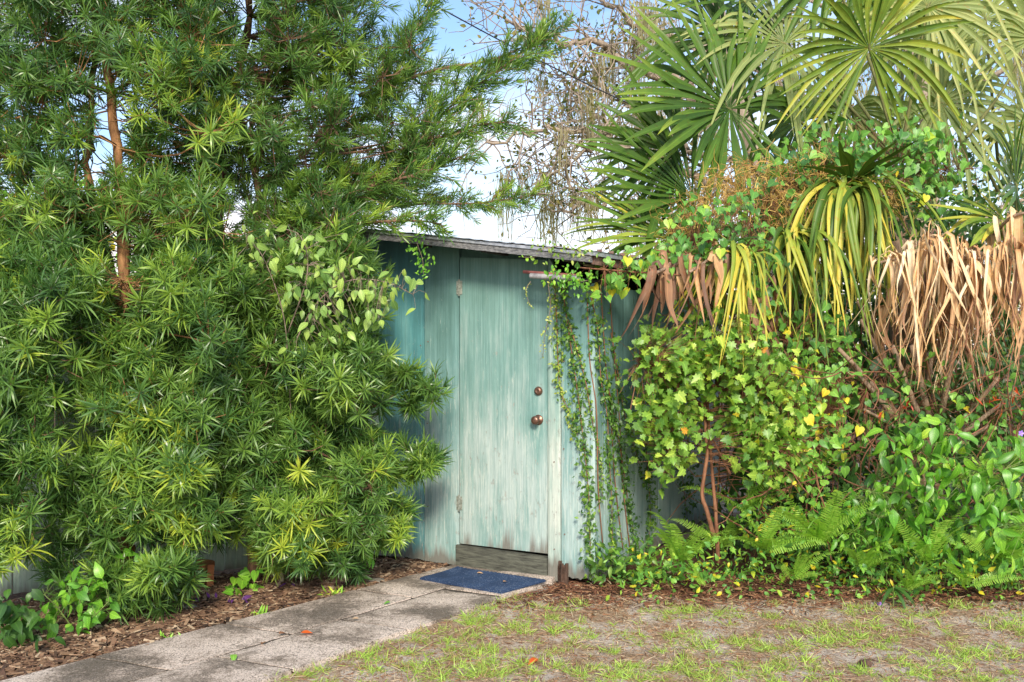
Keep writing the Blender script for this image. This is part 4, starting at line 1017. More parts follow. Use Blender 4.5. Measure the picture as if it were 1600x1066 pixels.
hang_frond(p1, [P(1490, 480, 7.1), P(1490, 412, 6.8), P(1530, 404, 6.65), P(1570, 398, 6.6), P(1610, 425, 6.6)], 125, 0.80, .025, tint=(.66, .26), label='wide dead frond of the skirt, orange brown below', arc=.10)
hang_frond(p1, [P(1440, 480, 7.1), P(1430, 400, 6.9), P(1480, 385, 6.8), P(1550, 400, 6.75)], 70, 0.92, .022, tint=(.4, .2), arc=.08)
hang_frond(p1, [P(1550, 370, 6.9), P(1580, 340, 6.6), P(1615, 330, 6.5)], 12, 0.75, .04, tint=(.8, .15), arc=.05, label='pale curled strips at the right edge of the skirt')
hang_frond(p1, [P(1400, 520, 7.1), P(1380, 470, 6.95), P(1360, 500, 6.9)], 10, 0.55, .03, tint=(.35, .2), arc=.05)
# green drooping frond in the middle (F)
hub = P(1330, 285, 7.0)
fan_frond(p1, hub, norm(np.array([0.0, -.35, .1])), (0, .3, 1), .62, 10, 60, .05, .5, tint=(.1, .06), tip=.1, petiole=[P(1400, 460, 7.3), P(1365, 340, 7.15), hub], wmax=.05)
def droopy(palm, hub, n, L, wid, tint, petiole, mat=PALM, az=(200, 340), label=None, arch=.16):
    mb = MB(); pl = smoothline(petiole, 6); mb.tube(pl, np.linspace(0.015, 0.01, len(pl)), 6); fr = wpart('frond', mb.mesh('frond', GSTALK, True), palm)
    if label: fr['label'] = label
    I = (np.zeros((1, 3)), np.eye(3)[None], np.ones(1), np.zeros(1))
    for i in range(n):
        q = math.radians(rng.uniform(*az)); out = np.array([math.cos(q), math.sin(q)*.6, 0]); LL = L*rng.uniform(.45, 1.15); h0 = hub + rng.normal(size=3)*[.05, .03, .04]
        k = 14; s = np.linspace(0, 1, k); A = arch*rng.uniform(.5, 1.6)*LL
        pts = h0 + out*(LL*.42*rng.uniform(.2, 1.9)*(1-np.exp(-s*2.4)))[:, None]
        pts[:, 2] += A*np.sin(np.clip(s*2.6, 0, math.pi))*.6 - LL*np.maximum(s-.12, 0)**1.25*.95
        pts += s[:, None]**2*rng.normal(size=3)*.12
        nr = np.column_stack([np.full(k, out[0]), np.full(k, out[1]-.5), np.linspace(1.2, .1, k)]) + rng.normal(size=3)*.3
        w = wid*rng.uniform(.7, 1.15)*np.where(s < .3, .45+1.8*s, np.clip((1-s)/.7, 0, 1)**.65) + .002
        t = ribbon(pts, w, nr, .5, float(np.clip(rng.normal(tint[0], tint[1]*1.5), 0, 1)), .3); wpart('leaflet', batch_mesh('leaflet', [(t, *I)], mat), fr)
    return fr
droopy(p1, P(1235, 375, 6.9), 56, .85, .036, (.55, .16), [P(1400, 460, 7.3), P(1300, 400, 7.1), P(1235, 375, 6.9)], arch=.22, label='second drooping frond, shorter and more yellow')
droopy(p1, P(1325, 300, 7.0), 92, 1.15, .042, (.50, .16), [P(1400, 460, 7.3), P(1365, 350, 7.15), P(1325, 300, 7.0)], label='long drooping yellow green frond in the middle')

# Palm 2: between shed and palm 1
p2 = empty('cabbage_palm', (2.55, 8.3, 0), 'cabbage palm whose dark green fans spread left over the low end of the roof', 'palm')
mb = MB(); mb.tube(smoothline([P(1260, 900, 8.6)*[1,1,0], P(1255, 600, 8.4), P(1235, 400, 8.3), P(1215, 300, 8.2)], 5), np.linspace(.17, .13, 16), 12); wpart('trunk', mb.mesh('trunk', STALK, True), p2)
c2 = P(1225, 330, 8.2)
h = P(1140, 170, 7.7); fan_frond(p2, h, (-1, -.25, .35), (.1, -.9, .45), 1.08, 54, 158, .10, .5, tint=(.05, .10), tip=.45, wmul=1.4, petiole=[c2, P(1180, 270, 7.9), h])
h = P(1082, 308, 7.4); fan_frond(p2, h, (-1, -.3, .25), (.05, -.85, .6), 1.0, 40, 95, .06, .5, tint=(.05, .08), tip=.4, wmul=1.5, petiole=[c2, P(1150, 320, 7.7), h])
h = P(1050, 372, 7.0); fan_frond(p2, h, (-1, -.2, .12), (.05, -.6, .8), .82, 32, 80, .08, .5, wmul=1.4, tint=(.42, .12), tip=.2, petiole=[c2, P(1130, 370, 7.5), h])
h = P(1060, 240, 7.9); fan_frond(p2, h, (-1, .1, .25), (.2, -.95, .2), .80, 34, 110, .1, .5, tint=(.08, .06), tip=.3, wmul=1.5, petiole=[c2, P(1150, 290, 8), h])
droopy(p2, P(1150, 400, 6.35), 44, .72, .030, (.62, .2), [c2, P(1200, 370, 7.4), P(1150, 400, 6.35)], label='yellowing frond drooping over the lobed leaf vine')
droopy(p2, P(1130, 355, 7.0), 10, .55, .026, (.85, .1), [c2, P(1180, 345, 7.4), P(1130, 355, 7.0)], az=(160, 230), label='yellow dying fan above the vine')
hang_frond(p2, [P(1095, 400, 7.0), P(1060, 412, 6.4), P(1030, 424, 5.95), P(1010, 436, 5.9)], 34, .46, .036, tint=(.30, .18), spreadx=.2, arc=.05, rise=.03, wob=.3, label='mauve brown dead fan hanging beside the shed roof end')
hang_frond(p2, [P(1130, 395, 7.0), P(1110, 405, 6.3), P(1078, 425, 5.95)], 32, .46, .036, tint=(.42, .2), spreadx=.25, arc=.06, rise=.03, wob=.3, label='second dead fan, right of the mauve brown one')
hang_frond(p2, [P(1210, 430, 7.0), P(1190, 450, 6.85), P(1150, 460, 6.8)], 26, .65, .028, tint=(.28, .15), spreadx=.2, arc=.05, rise=.02)

# Palm 3: upper middle
p3 = empty('cabbage_palm', (3.3, 8.9, 0), 'taller cabbage palm whose round fan faces the viewer on a brown stalk', 'palm')
mb = MB(); mb.tube(smoothline([P(1420, 900, 9.0)*[1,1,0], P(1410, 500, 8.9), P(1405, 260, 8.8)], 5), np.linspace(.17, .13, 11), 12); wpart('trunk', mb.mesh('trunk', STALK, True), p3)
c3 = P(1405, 250, 8.6)
h = P(1358, 75, 7.6); fan_frond(p3, h, (-.1, -.35, 1), (.05, -1, -.2), .88, 48, 165, .20, .42, tint=(.50, .12), tip=.2, petiole=[c3, P(1392, 190, 8.1), h], label='round pale green fan on a brown stalk')
h = P(1250, 190, 8.7); fan_frond(p3, h, (-.6, -.2, .2), (.1, -1, .2), .8, 36, 150, .5, .4, tint=(.15, .1), petiole=[c3, P(1330, 240, 8.6), h], split=False)
h = P(1330, 170, 8.9); fan_frond(p3, h, (-.1, .2, -.3), (.1, -1, .2), .85, 36, 160, .5, .4, mat=PALMB, tint=(.2, .1), petiole=[c3, P(1370, 230, 8.8), h], split=False)
h = P(1470, 160, 8.7); fan_frond(p3, h, (.6, -.1, -.2), (.1, -1, .2), .8, 36, 160, .5, .4, mat=PALMB, tint=(.3, .1), petiole=[c3, P(1440, 230, 8.7), h], split=False)
h = P(1130, 60, 8.9); fan_frond(p3, h, (-1, .1, .3), (.1, -1, .3), 1.0, 40, 150, .35, .4, tint=(.18, .08), petiole=[c3, P(1270, 140, 8.9), h], split=False)
h = P(1400, -10, 9.2); fan_frond(p3, h, (.1, .1, 1), (.1, -1, .2), 1.0, 40, 165, .5, .4, tint=(.35, .1), petiole=[c3, P(1410, 120, 9.1), h], split=False)
h = P(1226, 68, 8.2); fan_frond(p3, h, (-1, -.2, .25), (.1, -.9, .5), 1.0, 44, 155, .34, .38, mat=PALMB, tint=(.35, .15), tip=.2, petiole=[c3, P(1320, 160, 8.5), h], label='grey green fan with long drooping tips at the top')
h = P(1300, -40, 8.4); fan_frond(p3, h, (-.4, 0, 1), (.1, -1, .2), .9, 36, 150, .3, .4, tint=(.2, .1), petiole=[c3, P(1360, 100, 8.5), h])
h = P(1170, 0, 8.6); fan_frond(p3, h, (-1, -.2, .3), (.1, -.8, .6), .95, 40, 130, .2, .4, tint=(.2, .1), tip=.25, petiole=[c3, P(1280, 80, 8.7), h])
h = P(1450, 10, 8.3); fan_frond(p3, h, (.5, -.1, .8), (.1, -.9, .4), .95, 40, 150, .45, .36, mat=PALMB, tint=(.45, .15), petiole=[c3, P(1430, 120, 8.4), h])
# Palm 4: right edge
p4 = empty('cabbage_palm', (4.6, 8.1, 0), 'cabbage palm at the right edge with a dark low fan and stiff brown stalk', 'palm')
mb = MB(); mb.tube(smoothline([P(1640, 900, 8.2)*[1,1,0], P(1640, 600, 8.1), P(1630, 350, 8.0)], 5), np.linspace(.17, .13, 11), 12); wpart('trunk', mb.mesh('trunk', STALK, True), p4)
c4 = P(1615, 380, 7.7)
h = P(1588, 290, 7.1); fan_frond(p4, h, (-.5, -.35, .8), (.3, -.75, .55), .62, 30, 120, .08, .45, tint=(.15, .10), tip=.3, petiole=[c4, P(1590, 340, 7.3), h], label='dark stiff low fan')
h = P(1570, 345, 6.95); fan_frond(p4, h, (-1, -.2, -.1), (.2, -.6, .8), .50, 24, 100, .15, .5, tint=(.5, .12), petiole=[c4, P(1600, 350, 7.2), h])
h = P(1615, 60, 8.3); fan_frond(p4, h, (.3, 0, 1), (.05, -1, .2), .8, 36, 150, .25, .4, mat=PALMB, tint=(.3, .12), petiole=[P(1510, 215, 8.4), P(1560, 150, 8.4), h], label='grey green fan at the top right corner on a long brown stalk')
h = P(1540, 30, 8.9); fan_frond(p4, h, (-.3, 0, 1), (.05, -1, .3), .9, 36, 160, .6, .36, mat=PALMB, tint=(.4, .12), petiole=[P(1560, 260, 9.2), P(1550, 150, 9.1), h])
h = P(1450, 70, 9.6); fan_frond(p4, h, (-.6, 0, .6), (.05, -1, .3), 1.1, 40, 160, .6, .36, mat=PALMB, tint=(.4, .12), petiole=[P(1560, 300, 9.6), P(1500, 180, 9.6), h], split=False)
h = P(1610, 190, 8.8); fan_frond(p4, h, (-.9, 0, .3), (.05, -1, .3), .6, 30, 120, .5, .36, mat=PALMB, tint=(.55, .12), petiole=[P(1640, 300, 8.8), P(1630, 250, 8.8), h], split=False)

# orange flower stalk tangles
def tangle(label, poly, Y, n, par):
    mbt = MB()
    for px, py in sample_poly(poly, n):
        p = P(px, py, rng.uniform(*Y)); pts = [p]; d = rdir(1)[0]
        for k in range(6):
            d = norm(d + rng.normal(size=3)*.55 + np.array([0, -.05, -.12])); pts.append(pts[-1] + d*.045)
        mbt.tube(pts, np.linspace(.0024, .0014, 7), 3, False)
    me = mbt.mesh('flower_stalks'); at = me.attributes.new('leaf', 'FLOAT_VECTOR', 'POINT'); nv = len(me.vertices)
    ti = np.repeat(rng.random(nv // 21 + 1), 21)[:nv]; at.data.foreach_set('vector', np.column_stack([ti, np.ones(nv), np.zeros(nv)]).astype(np.float32).ravel())
    o = wpart('flower_stalks', me, par, DODD); tag(o, label, kind='stuff')
tangle('orange tangle of dry flower stalks', [(1085, 300), (1130, 260), (1200, 250), (1210, 300), (1130, 340), (1070, 360)], (6.9, 7.3), 360, p2)
tangle('orange tangle of dry flower stalks', [(1200, 290), (1270, 235), (1310, 290), (1300, 360), (1230, 400), (1190, 340)], (6.9, 7.3), 520, p1)
tangle('orange flower stalks right of the upright leaflets', [(1340, 260), (1400, 280), (1410, 320), (1370, 330), (1330, 300)], (7.0, 7.4), 200, p1)
tangle('thin orange stalks above the roof end', [(1040, 350), (1110, 320), (1100, 390), (1040, 410)], (6.8, 7.1), 160, p2)

# ------------------------------------------------------------------ vines on the right
mpt = np.vstack([cloud([(1000, 580), (1020, 530), (1100, 540), (1220, 580), (1245, 640), (1200, 690), (1120, 640), (1080, 690), (1060, 740), (1020, 720), (1000, 650)], (6.05, 6.55), 1150, 5, .12),
                 cloud([(1140, 640), (1240, 620), (1250, 700), (1200, 760), (1150, 720)], (6.1, 6.6), 340, 5, .10),
                 cloud([(990, 520), (1060, 500), (1180, 510), (1240, 560), (1100, 580), (1000, 570)], (6.0, 6.5), 300, 5, .09)])
leafy('lobed_leaf_vine', 'vine curtain of light green lobed leaves with some yellow, right of the teal wall', 'vine', (1.2, 6.35, 0),
      [[P(1118, 850, 6.35), P(1105, 800, 6.3), P(1097, 770, 6.3), P(1105, 710, 6.3), P(1103, 680, 6.35), P(1100, 620, 6.4), P(1090, 560, 6.5), P(1080, 500, 6.6), P(1070, 440, 6.8)],
       [P(1122, 880, 6.4), P(1118, 800, 6.4), P(1112, 730, 6.4), P(1106, 640, 6.4), P(1104, 540, 6.5)],
       [P(1105, 640, 6.4), P(1050, 600, 6.4), P(1000, 570, 6.3)], [P(1104, 600, 6.4), P(1170, 620, 6.4), P(1230, 640, 6.4)], [P(1060, 600, 6.4), P(1050, 680, 6.3), P(1040, 740, 6.25)],
       [P(1170, 620, 6.4), P(1200, 700, 6.4)]],
      mpt, MAP, 0.060, MAPLE, hang=.35, face=(0, -.7, .6), jitter=.68, tints=(.08, .22, .36, .5, .66, .9), tdist=(.38, .2), stem_mat=VSTEM, stem_r=.010)
for k, (lab, poly, Y, n, sz, td) in enumerate([
    ('heart leaf vine spilling over the roof corner beside the pipes', [(930, 440), (960, 415), (1040, 400), (1050, 412), (990, 435), (950, 455)], (6.0, 6.3), 110, .055, .6),
    ('heart leaf vine draped over the dead fans and palm stalks in the middle', [(1040, 390), (1080, 310), (1180, 300), (1210, 400), (1180, 480), (1110, 520), (1060, 470)], (6.4, 7.0), 520, .055, .45),
    ('heart leaf vine covering the far right corner of the roof', [(1030, 395), (1060, 380), (1150, 395), (1150, 440), (1110, 420), (1040, 415)], (6.2, 6.6), 150, .06, .4),
    ('vine climbing through the crown of the near palm', [(1180, 330), (1220, 240), (1330, 200), (1480, 200), (1500, 290), (1440, 330), (1380, 300), (1250, 360)], (6.9, 7.6), 1000, .062, .4),
    ('yellow leafed grape like vine between the lobed vine and the palm stalks', [(1230, 560), (1310, 580), (1320, 700), (1270, 760), (1200, 760), (1210, 660)], (6.4, 6.8), 400, .058, .68),
    ('heart leaf vine filling the shade between the drooping fronds and the lobed vine', [(1150, 480), (1290, 470), (1340, 560), (1300, 640), (1220, 620), (1150, 560)], (6.7, 7.2), 520, .058, .5),
    ('yellow green vine growing among the crossing palm stalks under the dry skirt', [(1240, 560), (1400, 560), (1600, 600), (1600, 700), (1400, 690), (1250, 700)], (6.75, 7.2), 700, .05, .55)]):
    pts = cloud(poly, Y, n, 5, .12); c = pts.mean(0)
    i0, i1 = np.argmin(pts[:, 0]), np.argmax(pts[:, 0])
    leafy('heart_leaf_vine', lab, 'vine', (c[0], c[1], 0), [[np.array([c[0], c[1]+.2, 0.0]), np.array([c[0]+.05, c[1]+.15, c[2]*.5]), c, pts[i0]] if 'roof' not in lab else [c, pts[i0]], [c, (c+pts[i1])/2, pts[i1]]], pts, HRT, sz, HEART, hang=.6, face=(0, -.8, .5), jitter=.5,
          tints=(.1, .3, .5, .7, .95), tdist=(td, .2), stem_mat=VSTEM, stem_r=.005)

# woody tangle + thicket behind
def stuff_leaves(name, label, cat, pts, tm, size, mat, tdist=(.4, .2), jit=.6, hang=.4, face=(0, -.6, .6), kind='stuff', stems=0, stem_mat=VSTEM, base=None):
    pts = np.array(pts); n = len(pts); R = frames(norm(np.array([0, -.2, -hang]) + rng.normal(size=(n, 3))*jit), norm(np.array(face) + rng.normal(size=(n, 3))*jit))
    sc = size*rng.uniform(.6, 1.3, n); ti = np.clip(rng.normal(*tdist, n), 0, 1); m = len(tm)
    o = link(name, batch_mesh(name, [(tm[q], pts[q::m], R[q::m], sc[q::m], ti[q::m]) for q in range(m)], mat)); tag(o, label, cat, kind=kind); return o
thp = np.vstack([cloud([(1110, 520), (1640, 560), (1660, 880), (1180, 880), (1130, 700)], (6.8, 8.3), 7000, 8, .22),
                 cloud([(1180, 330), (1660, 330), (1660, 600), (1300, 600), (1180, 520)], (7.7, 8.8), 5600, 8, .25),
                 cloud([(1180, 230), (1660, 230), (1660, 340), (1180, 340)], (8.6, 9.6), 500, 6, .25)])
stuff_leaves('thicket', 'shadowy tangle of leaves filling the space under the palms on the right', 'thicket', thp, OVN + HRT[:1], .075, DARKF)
tb = MB()
for i in range(260):
    px, py = rng.uniform(1130, 1620), rng.uniform(560, 880); Y = rng.uniform(6.3, 7.6); a = P(px, py, Y); pts = [a]; d = norm(rng.normal(size=3) + np.array([0, 0, .8]))
    for k in range(6): d = norm(d + rng.normal(size=3)*.3 + [0, 0, .02]); pts.append(pts[-1] + d*rng.uniform(.07, .15))
    tb.tube(pts, np.linspace(.005, .002, 7)*rng.uniform(.6, 1.5), 4, False)
o = link('dry_stems', tb.mesh('dry_stems', VSTEM)); tag(o, 'dry reddish stems tangled through the undergrowth on the right', 'stems', kind='stuff')

# ------------------------------------------------------------------ ferns
def fern_mesh(L, n, arch, wid, mat):
    s = np.linspace(0, 1, 16); x = L*np.sin(s*arch)/arch*1.0; z = L*(1-np.cos(s*arch))/arch; pl = np.column_stack([x, np.zeros(16), L*.55*s - z*.9 + 0*s])
    seg = np.concatenate([[0], np.cumsum(np.linalg.norm(np.diff(pl, axis=0), axis=1))]); P_ = []; D_ = []; S_ = []; T_ = []
    for i in range(n):
        q = .08 + .92*i/n; c = np.array([np.interp(q*seg[-1], seg, pl[:, k]) for k in range(3)]); c2 = np.array([np.interp(min(1, q+.03)*seg[-1], seg, pl[:, k]) for k in range(3)]); f = norm(c2-c+1e-6)
        for sd_ in (-1, 1):
            P_.append(c); D_.append(norm(np.array([0, sd_, 0]) + f*.25 + rng.normal(size=3)*.08)); S_.append(wid*math.sin(math.pi*min(1, .12+q*.93))**.6*(1.02-q*.5)+.004); T_.append(rng.uniform(-.06, .06))
    P_, D_, S_, T_ = map(np.array, (P_, D_, S_, T_)); R = frames(D_, np.tile([-.3, 0, 1.0], (len(P_), 1)) + rng.normal(size=(len(P_), 3))*.12)
    return batch_mesh('fern_frond', [(strip_leaf(1, .26, 3, lambda s: .9 if 0 < s < .6 else .6, .1, .1), P_, R, S_, T_+.5), (ribbon(pl, np.linspace(.010, .003, 16), np.array([0, 0, 1.0]), .2, .1), np.zeros((1, 3)), np.eye(3)[None], np.ones(1), np.zeros(1))], mat)
FM = [fern_mesh(L, 30, a, .05, FERN) for L, a in ((.55, 1.2), (.65, 1.5), (.5, .9), (.6, 1.8))]
def fern(label, px, py, Y, nf, sc, az=(0, 360), group=None):
    b = P(px, py, Y); b[2] = max(0.0, b[2]); t = empty('sword_fern', tuple(b), label, 'fern', group)
    for i in range(nf):
        q = math.radians(rng.uniform(*az)); o = bpy.data.objects.new('frond', FM[rng.integers(4)]); COL.objects.link(o); o.parent = t
        s = sc*rng.uniform(.7, 1.15); o.matrix_basis = Matrix.Translation((rng.uniform(-.03, .03), rng.uniform(-.03, .03), 0)) @ Matrix.Rotation(q, 4, 'Z') @ Matrix.Rotation(rng.uniform(-1.15, -.4)+.25, 4, 'Y') @ Matrix.Rotation(rng.normal(0, .4), 4, 'X') @ Matrix.Scale(s, 4)
fern('arching sword fern at the foot of the bare vine trunk', 1060, 880, 6.15, 12, .95, (170, 370))
fern('sword fern with light green arching fronds in front of the palm stalks', 1280, 850, 6.15, 17, 1.25, (150, 380))
fern('sword fern between the vine trunk and the large arching fern', 1190, 860, 6.15, 13, 1.0, (160, 380))
fern('sword fern under the broad leaved shrub at the right', 1450, 880, 5.95, 12, 1.0, (160, 380))
fern('sword fern at the right edge of the picture', 1560, 880, 5.95, 14, 1.05, (150, 390))
fern('small fern with one pale frond lying forward on the mulch by the wall foot', 1000, 900, 6.2, 6, .6, (180, 360))
fern('sword fern at the far end of the wall', 1130, 860, 6.8, 9, .9)
fern('small sword fern in front of the large arching one, close to the litter', 1240, 905, 6.0, 9, .7, (160, 380))
fern('small sword fern between the arching fern and the broad leaved shrub', 1350, 890, 6.05, 10, .8, (150, 390))
fern('sword fern pushing up behind the lobed vine foot', 1160, 800, 6.6, 10, 1.0, (150, 390))
fern('low sword fern by the strap leaved plant at the bed front', 1415, 920, 5.95, 9, .65, (160, 380))
fern('low sword fern near the bottom right corner of the bed', 1510, 915, 5.9, 9, .7, (150, 390))
fern('tiny sword fern left of the small one by the litter', 1100, 915, 6.05, 8, .55, (160, 380))
fern('sword fern behind the broad leaved shrub', 1520, 770, 6.8, 10, 1.1, (150, 390))

# ------------------------------------------------------------------ broad leaved shrubs on the right
for lab, poly, Y, n, sz, bx in (
    ('bright green broad leaved shrub with hanging pointed leaves below the palm stalks', [(1385, 690), (1440, 655), (1510, 670), (1530, 740), (1510, 850), (1450, 870), (1390, 840), (1375, 760)], (5.95, 6.35), 330, .112, 1455),
    ('bright green broad leaved shrub at the right edge, its leaves larger and yellower', [(1545, 700), (1620, 680), (1640, 860), (1550, 870), (1530, 780)], (5.8, 6.2), 190, .122, 1590),
    ('smaller leafed green shrub left of the broad leaved one', [(1330, 780), (1390, 760), (1400, 860), (1350, 880), (1310, 850)], (6.0, 6.3), 190, .075, 1360)):
    pts = cloud(poly, Y, n, 5, .09); yb = sum(Y)/2+.1
    sts = []
    for k in range(6):
        tp = pts[rng.integers(len(pts))]; a = np.array([(bx-800)/F*yb + rng.uniform(-.12, .12), yb, 0]); sts.append([a, (a+tp)/2 + [0, .05, .1], tp])
    leafy('broad_leaved_shrub', lab, 'shrub', ((bx-800)/F*yb, yb, 0), sts, pts, OVW, sz, WEED, hang=.85, face=(0, -.8, .6), jitter=.55, tdist=(.45, .3), tints=(.02, .2, .4, .6, .85))

# ground cover along the bed front
gc = np.vstack([cloud([(940, 880), (1100, 870), (1200, 880), (1620, 860), (1640, 915), (1300, 915), (1100, 905), (1000, 915)], (5.9, 6.6), 2900, 6, .16),
                cloud([(1150, 790), (1300, 770), (1640, 800), (1640, 880), (1150, 880)], (6.2, 6.9), 3800, 7, .12)])
gc[:, 2] = np.abs(gc[:, 2] - .02) + .015
keep = np.array([mn.noise(Vector((q[0]*2.6, q[1]*3, q[2]*3))) + .35*mn.noise(Vector((q[0]*9, q[1]*9, 2))) > -.24 for q in gc]); gc = gc[keep]
stuff_leaves('ground_cover', 'mixed low green weeds and seedlings along the front of the right bed', 'ground cover', gc, OV + OVN[:2] + NAR + MAP[:1], .046, HEART, tdist=(.58, .26), jit=.85, hang=.0, face=(0, -.3, 1))
# upright narrow grass-like foliage by the wall foot
pts = cloud([(925, 870), (1010, 850), (1020, 890), (930, 905)], (6.15, 6.35), 150, 6, .07)
leafy('leafy_weed', 'dark green leafy weed at the rotten foot of the right wall panel', 'weed', (.62, 6.2, 0), [], pts, OVN, .07, FIG, hang=-.2, jitter=.7, nobj=150, tdist=(.4, .25), twigs=False)

# plants bottom left
leafy('leafy_weed', 'bright green young weed with ovate leaves at the lower left beside the path bed', 'weed', tuple(P(120, 985, 5.25)*[1, 1, 0]),
      [[P(120, 985, 5.25)*[1, 1, 0], P(125, 940, 5.2), P(110, 915, 5.2)], [P(120, 985, 5.25)*[1, 1, 0], P(90, 950, 5.2), P(70, 930, 5.2)], [P(120, 985, 5.25)*[1, 1, 0], P(150, 960, 5.15), P(170, 940, 5.15)]],
      cloud([(70, 930), (110, 895), (140, 910), (165, 950), (130, 985), (80, 975)], (5.05, 5.3), 90, 5, .06), OV, .085, WEED, hang=.3, face=(0, -.5, .8), jitter=.5, tdist=(.5, .2))
leafy('leafy_weed', 'dark leaved plant in the bottom left corner of the picture', 'weed', tuple(P(10, 1000, 5.0)*[1, 1, 0]), [],
      cloud([(-20, 930), (50, 950), (90, 985), (60, 1005), (-20, 1000)], (4.85, 5.1), 110, 5, .07), OV, .09, FIG, hang=.3, face=(0, -.4, .9), jitter=.5, tdist=(.15, .15), twigs=False)
leafy('leafy_weed', 'light green sprig with broad leaves in front of the fence gap', 'weed', tuple(P(200, 950, 5.8)*[1, 1, 0]),
      [[P(200, 950, 5.8)*[1, 1, 0], P(205, 800, 5.75), P(200, 680, 5.75), P(185, 670, 5.7)]],
      cloud([(165, 660), (220, 650), (240, 690), (190, 705)], (5.65, 5.8), 26, 4, .05), OV, .10, WEED, hang=.5, jitter=.5, tdist=(.25, .15))
leafy('leafy_weed', 'light green leaves beside the foot of the orange trunk', 'weed', tuple(P(200, 960, 5.7)*[1, 1, 0]), [],
      cloud([(175, 870), (230, 860), (245, 890), (190, 900)], (5.4, 5.5), 24, 4, .05), OV, .085, WEED, hang=.3, jitter=.5, tdist=(.5, .2), twigs=False)
leafy('leafy_weed', 'upright leafy weed with hanging oval leaves at the left foot of the shed', 'weed', tuple(P(575, 895, 6.6)*[1, 1, 0]), [[P(575, 895, 6.6)*[1, 1, 0], P(580, 850, 6.4), P(590, 830, 6.35)]],
      cloud([(555, 830), (600, 835), (600, 860), (560, 870)], (6.25, 6.4), 36, 4, .05), OVN, .10, WEED, hang=.8, jitter=.4, tdist=(.3, .2))
leafy('leafy_weed', 'small yellow green weed by the yew pine stump in the left bed', 'weed', tuple(P(370, 925, 6.1)*[1, 1, 0]), [],
      cloud([(355, 895), (400, 890), (405, 925), (360, 925)], (6.0, 6.15), 26, 3, .03), HRT, .055, WEED, hang=.5, jitter=.5, tdist=(.75, .2), twigs=False)

# strap leaved violet
sv = empty('strap_leaved_plant', tuple(P(1396, 950, 5.75)*[1, 1, 0]), 'small dark strap leaved plant at the edge of the right bed', 'plant')
n = 9; pos = np.tile(P(1396, 950, 5.75)*[1, 1, 0] + [0, 0, .12], (n, 1)); q = rng.uniform(0, 6.28, n)
R = frames(np.column_stack([np.cos(q), np.sin(q)*.7, rng.uniform(-.5, .3, n)]), np.tile([0, -.2, 1.0], (n, 1))); place_many('leaf', sv, single_meshes('leaf', [strip_leaf(1, .16, 5, ov, .3, .5)], (.1, .3), FIG), pos, R, np.full(n, .17))
mb = MB(); mb.tube([P(1396, 950, 5.75)*[1, 1, 0], P(1396, 950, 5.75)*[1, 1, 0] + [0, 0, .13]], .004, 5); wpart('stem', mb.mesh('stem', GSTEM), sv)
# flowers
def flower(px, py, Y, label, mat):
    b = P(px, py, Y); t = empty('small_flower', tuple(b), label, 'flower'); q = np.arange(5)/5*6.283
    R = frames(np.column_stack([np.cos(q), np.full(5, -.4), np.sin(q)]), np.tile([0, -1.0, .3], (5, 1))); place_many('petal', t, single_meshes('petal', [strip_leaf(1, .8, 3, ov, .1, .1)], (1.0,), mat), np.tile(b, (5, 1)), R, np.full(5, .022))
    mb = MB(); mb.tube([b, b*[1, 1, 0] + [0, .03, 0]], .002, 4); wpart('stem', mb.mesh('stem', GSTEM), t)
VIOL = leaf_mat('violet_petal', [(0, (.25, .12, .6)), (1, (.42, .25, .85))], .3, tcol=(1, 1, 1.3))
flower(1374, 945, 5.8, 'small violet flower at the edge of the lawn beside the strap leaved plant', VIOL)
flower(1595, 677, 6.0, 'violet flower high on the right edge among the shrubs', VIOL)
# red leaves
for lab, x, y, Y, n in (('red leaved seedling beside the crossing palm stalks at the right edge', 1572, 622, 6.6, 22), ('small red leaves in the palm stalks', 1405, 650, 6.75, 10)):
    pts = P(x, y, Y) + rng.normal(size=(n, 3))*[.11, .05, .05]
    leafy('red_leaved_weed', lab, 'weed', tuple(P(x, y, Y)*[1, 1, 0]), [[P(x, y, Y)*[1, 1, 0], P(x, y, Y)]], pts, NAR, .07, REDL, jitter=.7)

